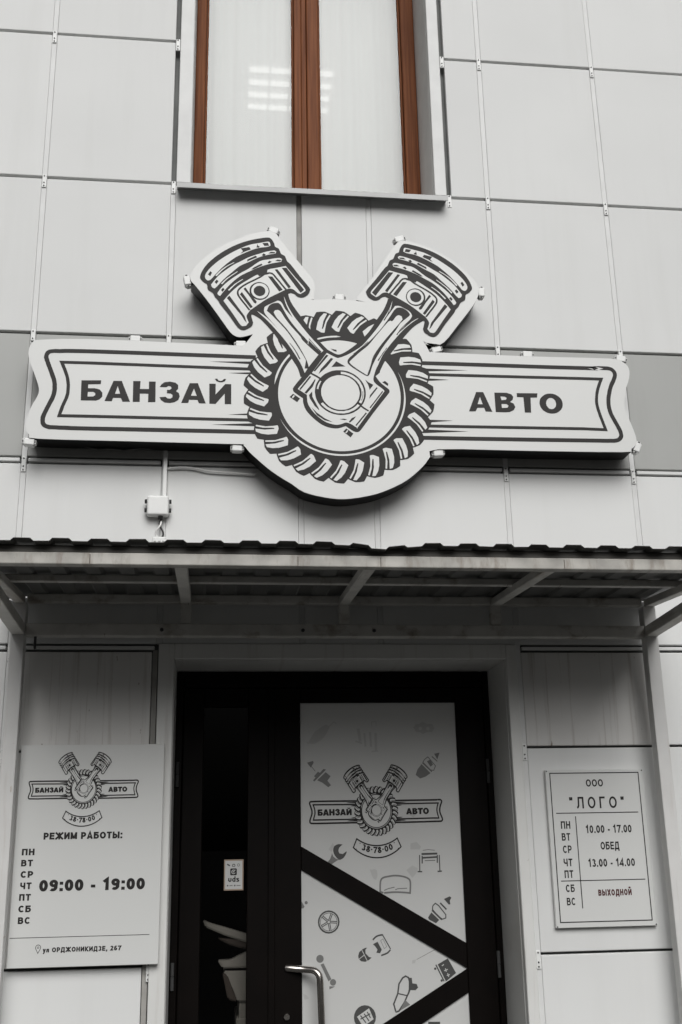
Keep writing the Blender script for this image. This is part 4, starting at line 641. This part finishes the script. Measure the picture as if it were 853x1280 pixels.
# icons and logo on the film
YF = .366
sets = []
for k, (sh, lay, pts) in enumerate(ART['ICON']):     # gather the shapes of one printed picture
    bb = [min(p[0] for p in pts)-6, max(p[0] for p in pts)+6, min(p[1] for p in pts)-6, max(p[1] for p in pts)+6]; mem = [k]
    for q in sets[:]:
        if q[0][0] < bb[1] and bb[0] < q[0][1] and q[0][2] < bb[3] and bb[2] < q[0][3]:
            bb = [min(bb[0], q[0][0]), max(bb[1], q[0][1]), min(bb[2], q[0][2]), max(bb[3], q[0][3])]; mem = q[1]+mem; sets.remove(q)
    sets.append((bb, mem))
for bb, mem in sets:
    b = B()
    for k in mem:
        sh, lay, pts = ART['ICON'][k]
        poly(b, [pts], YF-.0004-.0003*lay-(.00025 if sh != 2 else 0)-.00001*(k % 12), lambda p: (.79+p[0]/1000, 1.6+p[1]/1000), sh)
    obj('car_part_print', b, [m_icon[0], m_icon[1], m_icon[2], m_film], leaf)

# ------------------------------------------------------------------ the emblem: cog tyre, two pistons on their rods, ribbon
SZ = .972
def emblem(fx0, y, step, parent, white, plate=False, tall=1.0, bold=0.0):
    fx = lambda p: fx0((p[0], p[1]*tall))
    shifts = [(0, 0)] + ([(bold, 0), (-bold, 0), (0, bold), (0, -bold)] if bold else [])
    moved = lambda pts, d: [(x+d[0], z+d[1]) for x, z in pts]
    L = lambda k, i=0: y - .0006 - step*k - step*.04*(i % 12)
    # ribbon
    for side in (-1, 1):
        b = B()
        for i, p in enumerate(ART['RIBBON']):
            if p[0][0]*side > 0:
                for q, dd in enumerate(shifts): poly(b, [moved(p, dd)], L(0, i+2*q), fx, 0)
        obj('ribbon_outline', b, m_ink, parent)
    # tyre
    b = B(); pol = lambda r, a: (r*math.cos(a), r*math.sin(a)*SZ)
    rim = []
    for k in range(30):
        a0 = math.radians(-91.3 + 12*k)
        rim += [pol(r, a0+math.radians(da)) for r, da in ART['TOOTH']]
    inner = [pol(303, 2*math.pi*i/96) for i in range(96)]
    poly(b, [rim, inner[::-1]], L(1), fx, 0)
    for k in range(30):
        a0 = math.radians(-91.3 + 12*k); poly(b, [[pol(r, a0+math.radians(da)) for r, da in ART['STRIPE']]], L(2), fx, 1)
    poly(b, [inner], L(2), fx, 1)
    def ring(a, c, r0, r1, n=60, taper=True):
        o = []; q = []
        for i in range(n+1):
            t = i/n; an = math.radians(a+(c-a)*t); e = min(1, 6*t, 6*(1-t)) if taper else 1; m = (r0+r1)/2; hw = (r1-r0)/2*e
            o.append(pol(m+hw, an)); q.append(pol(m-hw, an))
        return o+q[::-1]
    poly(b, [ring(205, 385, 319, 328)], L(3), fx, 1); poly(b, [ring(125, 172, 319, 329)], L(3), fx, 1); poly(b, [ring(88, 112, 320, 329)], L(3), fx, 1)
    obj('tyre', b, [m_ink, white], parent)
    b = B()
    for i, (l, p) in enumerate(ART['ROD']): poly(b, [crom(p, 3) if len(p) > 9 and len(p) < 70 else p], L(4+l, i), fx, l % 2)
    obj('connecting_rods', b, [m_ink, white], parent)
    for mir in (0, 1):
        b = B(); mx = ART['MX']
        for i, (l, p) in enumerate(ART['PISTON']):
            q = [(2*mx-x, z) for x, z in p] if mir else p
            poly(b, [crom(q, 3) if 6 < len(q) < 70 and l < 2 else q], L(9+l, i), fx, l % 2)
        obj('piston', b, [m_ink, white], parent)
    for side in (-1, 1):
        b = B()
        for g in ART['LETTER']:
            if g[0][0][0]*side > 0:
                for q, dd in enumerate(shifts): poly(b, [moved(l, dd) for l in g], L(1, q), fx, 0)
        obj('lettering', b, m_ink, parent)
    if plate:
        b = B(); top = arc(0, 154, 781, 781, 236.6, 303.4, 20); bot = arc(0, -74, 769, 769, 311.1, 228.9, 24)
        poly(b, stroke(top+bot, 24, True), L(1), fx, 0)
        at = lambda X, r: (r*math.cos(math.radians(270+X)), 100+r*math.sin(math.radians(270+X)))
        for x in (-28, 28):
            for r in (770, 900):
                c = at(x*(1.0 if r < 800 else 1.06), r); poly(b, [[(c[0]+11*math.cos(i), c[1]+11*math.sin(i)) for i in range(6)]], L(1), fx, 0)
        text(b, '38·78·00', -23.5, 23.5, 0, 1, L(1), .22, .13, 0, lambda X, u: fx(at(X, 862-u*112)))
        obj('phone_plate', b, m_ink, parent)
emblem(lambda p: (.791+p[0]*.000229, 1.748+p[1]*.000229), YF-.0006, .00012, leaf, m_film, plate=True, tall=1.12, bold=5)
# narrow leaf
leaf2 = obj('door', (lambda b: [box(b, -.145, -.046, .352, .40, .08, 2.340, .004, 0, 2), box(b, .167, .284, .352, .40, .08, 2.340, .004, 0, 2), box(b, -.046, .167, .353, .40, 2.25, 2.340, .003), box(b, -.046, .167, .353, .40, .08, .30, .003)] and b)(B()),
       m_door, bld, label='narrow dark brown door leaf with clear glass')
b = B(); sheet(b, -.048, .169, .375, .29, 2.26); obj('pane', b, m_glassd, leaf2)
hinge(-.168, 1.036, leaf2); hinge(-.168, 1.93, leaf2)
b = B(); ys = .3715
box(b, .060, .151, ys-.0006, ys-.0001, 1.399, 1.537, 0, 0); box(b, .0655, .1455, ys-.0009, ys-.0007, 1.405, 1.531, 0, 1)
rr = [(x, z) for cx, cz, a in ((.1155, 1.4925, 0), (.0935, 1.4925, 90), (.0935, 1.4705, 180), (.1155, 1.4705, 270)) for x, z in arc(cx, cz, .0045, .0045, a, a+90, 4)]
poly(b, [rr], ys-.0012, ident, 2); poly(b, stroke(arc(.1045, 1.4815, .0085, .0085, 35, 335, 18), .0032), ys-.0014, ident, 1); poly(b, stroke([(.101, 1.484), (.104, 1.480), (.1125, 1.491)], .003), ys-.0014, ident, 1)
text(b, 'uds', .080, .131, 1.437, .024, ys-.0012, .20, .1, 2)
poly(b, stroke([(.074, 1.5165), (.087, 1.509)], .006), ys-.0012, ident, 3); poly(b, stroke(arc(.105, 1.508, .0065, .008, 0, 180, 10), .0035), ys-.0012, ident, 3); poly(b, stroke([(.098, 1.506), (.112, 1.506)], .003), ys-.0012, ident, 3)
poly(b, stroke(arc(.1275, 1.512, .0055, .0055, 0, 360, 16)[:-1], .0025, True), ys-.0012, ident, 4)
for x0, x1, mi in ((.074, .081, 3), (.107, .1145, 3)): poly(b, [arc((x0+x1)/2, 1.4205, .0036, .0036, 0, 360, 10)[:-1]], ys-.0012, ident, mi)
for x0, x1 in ((.086, .101), (.119, .138)): poly(b, stroke([(x0, 1.4205), (x1, 1.4205)], .0035), ys-.0012, ident, 4)
obj('sticker', b, [m_orange, m_film, m_ink, m_icon[0], m_icon[1]], leaf2, label='small white square-logo sticker with tan edges')

# ------------------------------------------------------------------ canopy
can = thing('entrance_canopy', 'steel frame entrance canopy with corrugated dark roof above the door', 'canopy', (.6, -.1, 0))
CT = m_canopy
for x, lab in ((-.874, 0), (2.066, 0)):
    b = B(); box(b, x-.031, x+.031, -.131, -.069, -.02, 2.662, .004, 0, 2); box(b, x-.06, x+.06, -.16, -.04, -.02, -.012, .002); obj('post', b, m_post, can)
b = B(); box(b, -.93, 2.125, -1.022, -.976, 2.613, 2.659, .004, 0, 2); obj('front_beam', b, m_beam, can)
weld = None
for x in (-.47, .31, .63, 1.36):
    if weld is None:
        b = B(); box(b, x-.0015, x+.0015, -1.0228, -1.0215, 2.616, 2.652, .0006); weld = obj('weld_seam', b, mat('rusty_weld', (.13, .11, .09), .8, var=.4, vscale=60), can); wx = x
    else:
        k = weld.copy(); C.objects.link(k); k.location = (weld.location.x+x-wx, weld.location.y, weld.location.z)
b = B(); box(b, -.93, 2.125, -1.006, -.972, 2.661, 2.690, .003); obj('purlin', b, mat('brown_primed_metal', (.085, .08, .07), .55, var=.25, vscale=8), can)
b = B(); box(b, -.843, 2.035, -.128, -.088, 2.664, 2.702, .003); obj('rear_rail', b, CT, can)
b = B(); box(b, -.90, 2.10, -.517, -.485, 2.667, 2.697, .003); obj('purlin', b, CT, can)
b = B(); box(b, -.842, 2.034, -.130, -.072, 2.511, 2.567, .004, 0, 2); obj('wall_beam', b, CT, can)
for x in (-.24, .40, .73):
    b = B(); tube(b, [(x, -.136, 2.538), (x, -.129, 2.538)], .009, 6); obj('bolt', b, m_rivet, can)
for x in (-.874, -.134, .593, 1.314, 2.066):
    b = B(); bar(b, (x, -.975, 2.632), (x, -.129, 2.676), .048, .034); obj('joist', b, CT, can)
for x in (-.134, .593, 1.314):
    b = B(); box(b, x-.025, x+.025, -.126, -.084, 2.568, 2.663, .003); obj('strut', b, CT, can)
for x in (-.872, 2.064):
    b = B(); bar(b, (x, -.978, 2.585), (x, -.132, 2.540), .058, .05); obj('brace', b, CT, can)
def roof():
    b = B(); xs = []; x = -.955; P = .1405
    while x < 2.06:
        xs += [(x, 0), (x+.056, 0), (x+.068, 1), (x+.128, 1)]; x += P
    ny = 15; G = []
    for s, th in ((0, 0), (1, -.0016)):
        g = []
        for j in range(ny):
            y = -1.058 + 1.053*j/(ny-1); row = []
            for x, u in xs:
                z = 2.6925 + u*.011 + (y+1.05)*.012
                dn = math.exp(-((x-.64)/.10)**2) * math.exp(-((y+1.06)/.16)**2); z -= .016*dn; yy = y + .004*dn + (random.uniform(-.002, .002) if j == 0 and s == 0 else 0)
                row.append(b.verts.new((x, yy, z+th)))
            g.append(row)
        G.append(g)
    for s in (0, 1):
        for j in range(ny-1):
            for i in range(len(xs)-1):
                q = [G[s][j][i], G[s][j][i+1], G[s][j+1][i+1], G[s][j+1][i]]
                f = b.faces.new(q if s == 0 else q[::-1]); f.material_index = s
    for i in range(len(xs)-1): b.faces.new([G[0][0][i+1], G[0][0][i], G[1][0][i], G[1][0][i+1]])
    return b
obj('roof_sheet', roof(), [m_roof, m_roofu], can)
b = B(); tube(b, [(-.80, -.10, 2.512), (-.80, -.10, 2.462), (-.798, -.098, 2.455)], .006, 6); obj('hook', b, m_rivet, can)

# ------------------------------------------------------------------ main sign
sg = thing('shop_sign', 'large white shaped sign of crossed pistons over a tyre with ribbon reading БАНЗАЙ АВТО', 'sign', (.589, -.03, 3.706))
FX = lambda p: (.5889+p[0]/1000, 3.7057+p[1]/1000)
out = crom(ART['BOARD'], 3, 60)
b = B()
poly(b, [out], -.150, FX, 0)
def wall_strip(b, y0, y1, mi, shrink=0):
    a = [b.verts.new((FX(p)[0], y0, FX(p)[1])) for p in out]; c = [b.verts.new((FX(p)[0], y1, FX(p)[1])) for p in out]; n = len(out)
    for i in range(n):
        f = b.faces.new([a[i], a[(i+1) % n], c[(i+1) % n], c[i]]); f.material_index = mi
wall_strip(b, -.150, -.146, 0); obj('sign_face', b, m_signw, sg)
b = B(); wall_strip(b, -.1459, -.032, 0); poly(b, [out], -.032, FX, 0); poly(b, [out], -.1455, FX, 0); obj('sign_return', b, m_signk, sg)
emblem(FX, -.150, .00018, sg, m_signw)
# brackets round the edge
br = None; n = len(out); cen = Vector((0, 0))
for bx, bz in ART['BR']:
    i = min(range(n), key=lambda i: (out[i][0]-bx)**2+(out[i][1]-bz)**2)
    a, c = out[(i-3) % n], out[(i+3) % n]; ang = math.atan2(c[1]-a[1], c[0]-a[0])
    px, pz = out[i]; nx, nz = math.sin(ang), -math.cos(ang)
    if (bx-px)*nx+(bz-pz)*nz < 0: nx, nz = -nx, -nz
    X, Zz = FX((px+nx*16, pz+nz*16))
    if br is None:
        b = B(); box(b, X-.025, X+.025, -.145, -.104, Zz-.017, Zz+.017, .006, 0, 3); box(b, X-.033, X-.0252, -.140, -.110, Zz-.012, Zz+.010, .002, 0); box(b, X+.0252, X+.033, -.140, -.110, Zz-.012, Zz+.010, .002, 0); box(b, X-.031, X-.026, -.1425, -.1402, Zz-.006, Zz+.004, 0, 1); box(b, X+.026, X+.031, -.1425, -.1402, Zz-.006, Zz+.004, 0, 1)
        bmesh.ops.translate(b, verts=b.verts, vec=(-X, 0, -Zz)); bmesh.ops.translate(b, verts=b.verts, vec=base_of(sg))
        br = obj('edge_bracket', b, [m_plastic, m_rivet], sg); o = br
    else:
        o = br.copy(); C.objects.link(o); o.parent = sg
    o.location = (X-sg.location.x, -sg.location.y, Zz-sg.location.z); o.rotation_euler = (0, -ang, 0)

# ------------------------------------------------------------------ hours board left of the door
hb = thing('opening_hours_board', 'white board with piston emblem and hours 09:00 - 19:00 left of the door', 'sign', (-.535, -.02, 1.13))
b = B(); box(b, -.838, -.216, -.045, -.024, 1.128, 2.039, .0015); obj('board', b, m_signw, hb)
emblem(lambda p: (-.560+p[0]*.0001655, 1.848+p[1]*.0001655), -.0452, .0001, hb, m_signw, plate=True, tall=1.12, bold=5)
yb = -.0457
for nm, rows in (('heading_lettering', [('РЕЖИМ РАБОТЫ:', -.719, -.385, 1.639, .0285, .25, .10)]),
    ('day_lettering', [('ПН', -.806, -.753, 1.576, .0268, .235, .14), ('ВТ', -.806, -.757, 1.531, .0268, .235, .14), ('СР', -.805, -.753, 1.485, .0268, .235, .14), ('ЧТ', -.804, -.757, 1.439, .0268, .235, .14), ('ПТ', -.805, -.757, 1.393, .0268, .235, .14), ('СБ', -.805, -.753, 1.347, .0268, .235, .14), ('ВС', -.804, -.753, 1.301, .0268, .235, .14)]),
    ('hours_lettering', [('09:00 - 19:00', -.725, -.282, 1.428, .0465, .25, .10)]), ('address_lettering', [('ул ОРДЖОНИКИДЗЕ, 267', -.694, -.373, 1.187, .0188, .24, .13)])):
    for s, x0, x1, z, hh, t, g in rows:
        b = B(); text(b, s, x0, x1, z, hh, yb, t, g); obj(nm, b, m_ink, hb)
b = B()
poly(b, stroke([(-.833, 1.246), (-.256, 1.246)], .0022), yb, ident); 
pin = arc(-.714, 1.2065, .0105, .0105, -25, 205, 14) + [(-.714, 1.184)]; poly(b, stroke(pin, .0022, True), yb, ident); poly(b, stroke(arc(-.714, 1.2065, .0035, .0035, 0, 360, 10)[:-1], .0016, True), yb-.0001, ident)
obj('rule_and_pin', b, m_ink, hb)

# ------------------------------------------------------------------ notice right of the door
nb = thing('opening_hours_notice', 'framed white notice headed ООО "ЛОГО" with lunch break, right of the door', 'sign', (1.76, -.02, 1.222))
b = B(); box(b, 1.528, 1.997, -.024, -.004, 1.222, 1.908, .002); obj('board', b, m_signw, nb)
b = B(); yb = -.0246
poly(b, stroke([(1.549, 1.246), (1.549, 1.893), (1.974, 1.893), (1.974, 1.246)], .0045, True), yb, ident)
for p, q, tt in [((1.566, 1.7145), (1.957, 1.7145), .004), ((1.656, 1.700), (1.656, 1.303), .0042), ((1.565, 1.4205), (1.960, 1.4205), .0038)]: poly(b, stroke([p, q], tt), yb-.0001, ident)
obj('ruled_frame', b, m_ink, nb)
for nm, rows in (('heading_lettering', [('ООО', 1.718, 1.800, 1.831, .033, .19, .14), ('"ЛОГО"', 1.632, 1.893, 1.734, .052, .165, .42)]),
    ('day_lettering', [('ПН', 1.584, 1.628, 1.646, .033, .195, .15), ('ВТ', 1.584, 1.624, 1.594, .033, .195, .15), ('СР', 1.585, 1.626, 1.540, .033, .195, .15), ('ЧТ', 1.584, 1.625, 1.483, .033, .195, .15), ('ПТ', 1.584, 1.625, 1.433, .033, .195, .15), ('СБ', 1.585, 1.626, 1.373, .032, .195, .15), ('ВС', 1.585, 1.625, 1.317, .032, .195, .15)]),
    ('hours_lettering', [('10.00 - 17.00', 1.700, 1.917, 1.625, .034, .20, .12), ('ОБЕД', 1.763, 1.851, 1.552, .034, .20, .13), ('13.00 - 14.00', 1.699, 1.918, 1.478, .034, .20, .12)])):
    for s, x0, x1, z, hh, t, g in rows:
        b = B(); text(b, s, x0, x1, z, hh, yb, t, g); obj(nm, b, m_ink, nb)
b = B()
text(b, 'выходной', 1.734, 1.890, 1.354, .036, yb, .185, .12, 1)
obj('day_off_lettering', b, [m_ink, m_inkred], nb)
b = B()
for x, z in ((1.534, 1.902), (1.991, 1.902), (1.534, 1.228), (1.991, 1.228)): tube(b, [(x, -.0265, z), (x, -.024, z)], .0028, 8)
obj('screw', b, m_rivet, nb)

# ------------------------------------------------------------------ wiring above the canopy
jb = thing('junction_box', 'small square white junction box on the wall between sign and canopy', 'junction box', (-.282, -.02, 3.10))
b = B(); box(b, -.332, -.230, -.050, .0, 3.106, 3.204, .010, 0, 3); obj('lid', b, m_plastic, jb)
b = B()
for sx, x in ((-1, -.334), (1, -.228)):
    for z in (3.178, 3.134): tube(b, [(x, -.03, z), (x+sx*.010, -.03, z)], .011, 10)
tube(b, [(-.268, -.028, 3.107), (-.268, -.028, 3.090)], .012, 10); obj('cable_gland', b, m_rivet, jb)
b = B(); box(b, -.302, -.238, -.030, -.001, 2.972, 3.004, .004, 0, 2); 
for x in (-.29, -.27, -.25): box(b, x-.006, x+.006, -.034, -.0305, 2.98, 2.998, .001)
tag(obj('terminal_block', b, m_plastic), 'white terminal block under the junction box just above the canopy', 'connector')
b = B(); box(b, -.262, -.243, -.034, -.012, 3.2045, 3.50, .003, 0, 2); tag(obj('cable_duct', b, m_plastic), 'straight white cable duct dropping from the big sign to the junction box', 'cable duct')
b = B(); pts = [(-.243, -.010, 3.352)] + [(-.243+.42*t, -.018, 3.352+.012*math.sin(math.pi*min(1, t*2.2)) - .022*t) for t in [i/14 for i in range(1, 15)]] + [(.19, -.012, 3.345)]
tube(b, pts, .0042, 8); tag(obj('cable', b, m_cable), 'thin white cable drooping right from the duct towards the sign', 'cable')
b = B(); tube(b, [(-.276+.012*math.sin(i*.7), -.024+.005*math.cos(i*.7), 3.10-.0115*i) for i in range(10)], .0045, 8); tag(obj('cable', b, m_cable), 'white cable twisting from junction box down to the terminal block', 'cable')
b = B(); tube(b, [(-.262-.010*math.sin(i*.7), -.022, 3.095-.0112*i) for i in range(10)], .0045, 8); tag(obj('cable', b, m_cablek), 'dark cable twisting from junction box down to the terminal block', 'cable')

b = B(); tube(b, [(-.80+.62*i/16, -.05, 3.462-.030*math.sin(math.pi*i/16)+.004*math.sin(i*1.9)) for i in range(17)], .005, 8); tag(obj('cable', b, m_cablek), 'dark cable sagging along the lower left edge of the big sign', 'cable')
# ------------------------------------------------------------------ inside: curtains, ceiling light, stand-in for a car reflection
def curtain(x0, x1, ph):
    b = B(); nx = 120; rows = []
    for z in (4.93, 5.6, 6.4, 7.22):
        rows.append([b.verts.new((x0+(x1-x0)*i/nx, .440+.0035*math.sin(ph+i*.55)+.004*math.sin(i*.23+ph*2+z*.6), z)) for i in range(nx+1)])
    for j in range(3):
        for i in range(nx): b.faces.new([rows[j][i], rows[j][i+1], rows[j+1][i+1], rows[j+1][i]]).smooth = True
    return b
tag(obj('curtain', curtain(-.24, .478, 0), m_sheer), 'sheer white curtain behind the left window pane', 'curtain')
tag(obj('curtain', curtain(.482, 1.22, 1), m_sheer), 'sheer white curtain behind the right window pane', 'curtain')
lp = thing('ceiling_light', 'lit square fluorescent ceiling light seen through the upper window', 'ceiling light', (.50, 1.96, 7.19))
b = B(); box(b, .17, .83, 1.62, 2.30, 7.165, 7.49, .003); obj('housing', b, m_plastic, lp)
b = B()
for y in (1.75, 1.892, 2.034, 2.176): tube(b, [(.19, y, 7.148), (.81, y, 7.148)], .016, 10)
obj('tube', b, m_tube, lp)
b = B()
for x in (.17, .34, .50, .66, .83): box(b, x-.006, x+.006, 1.63, 2.29, 7.12, 7.163)
obj('louvre', b, m_plastic, lp)
ch = thing('reflection_standin', 'pale beige shapes with brown edge, standing in for a car reflection, behind the narrow glass of the door', 'reflection_standin', (.12, .75, .07))  # slabs added behind the pane in place of a blurred car reflection
def slab(pts, y0, y1):
    t = bmesh.new(); a = [t.verts.new((x, y0, z)) for x, z in pts]; c = [t.verts.new((x, y1, z)) for x, z in pts]; n = len(pts); t.faces.new(a); t.faces.new(c[::-1])
    for i in range(n): t.faces.new([a[i], c[i], c[(i+1) % n], a[(i+1) % n]])
    bmesh.ops.recalc_face_normals(t, faces=t.faces); bmesh.ops.bevel(t, geom=t.edges[:], offset=.006, segments=2, affect='EDGES'); b = B(); merge(b, t); return b
obj('reflection_top', slab([(-.036, 1.263), (-.004, 1.248), (.084, 1.222), (.169, 1.196), (.248, 1.173), (.248, 1.138), (.169, 1.158), (.072, 1.19), (-.023, 1.23)], .53, .60), m_reflpale, ch)
obj('reflection_top_edge', slab([(.034, 1.18), (.122, 1.171), (.169, 1.157), (.248, 1.135), (.248, 1.109), (.135, 1.135), (.085, 1.151)], .535, .59), m_reflbrown, ch)
obj('reflection_middle', slab([(.036, 1.08), (.098, 1.081), (.17, 1.114), (.248, 1.138), (.45, 1.16), (.45, 1.042), (.061, 1.046)], .53, .60), m_reflpale, ch)
obj('reflection_low', slab([(.064, 1.033), (.45, 1.029), (.45, .895), (.134, .899)], .53, .95), m_reflpale, ch)
obj('trim', slab([(.060, 1.030), (.085, 1.015), (.132, .902), (.117, .900), (.086, .912)], .52, .56), m_reflbrown, ch)
b = B(); box(b, .127, .45, .54, .95, .70, .826, .006); box(b, .14, .18, .55, .6, .07, .90, .004); box(b, .40, .44, .55, .6, .07, .90, .004); box(b, .14, .18, .89, .93, .07, .90, .004); box(b, .40, .44, .89, .93, .07, .90, .004)
obj('base', b, m_reflpale, ch)
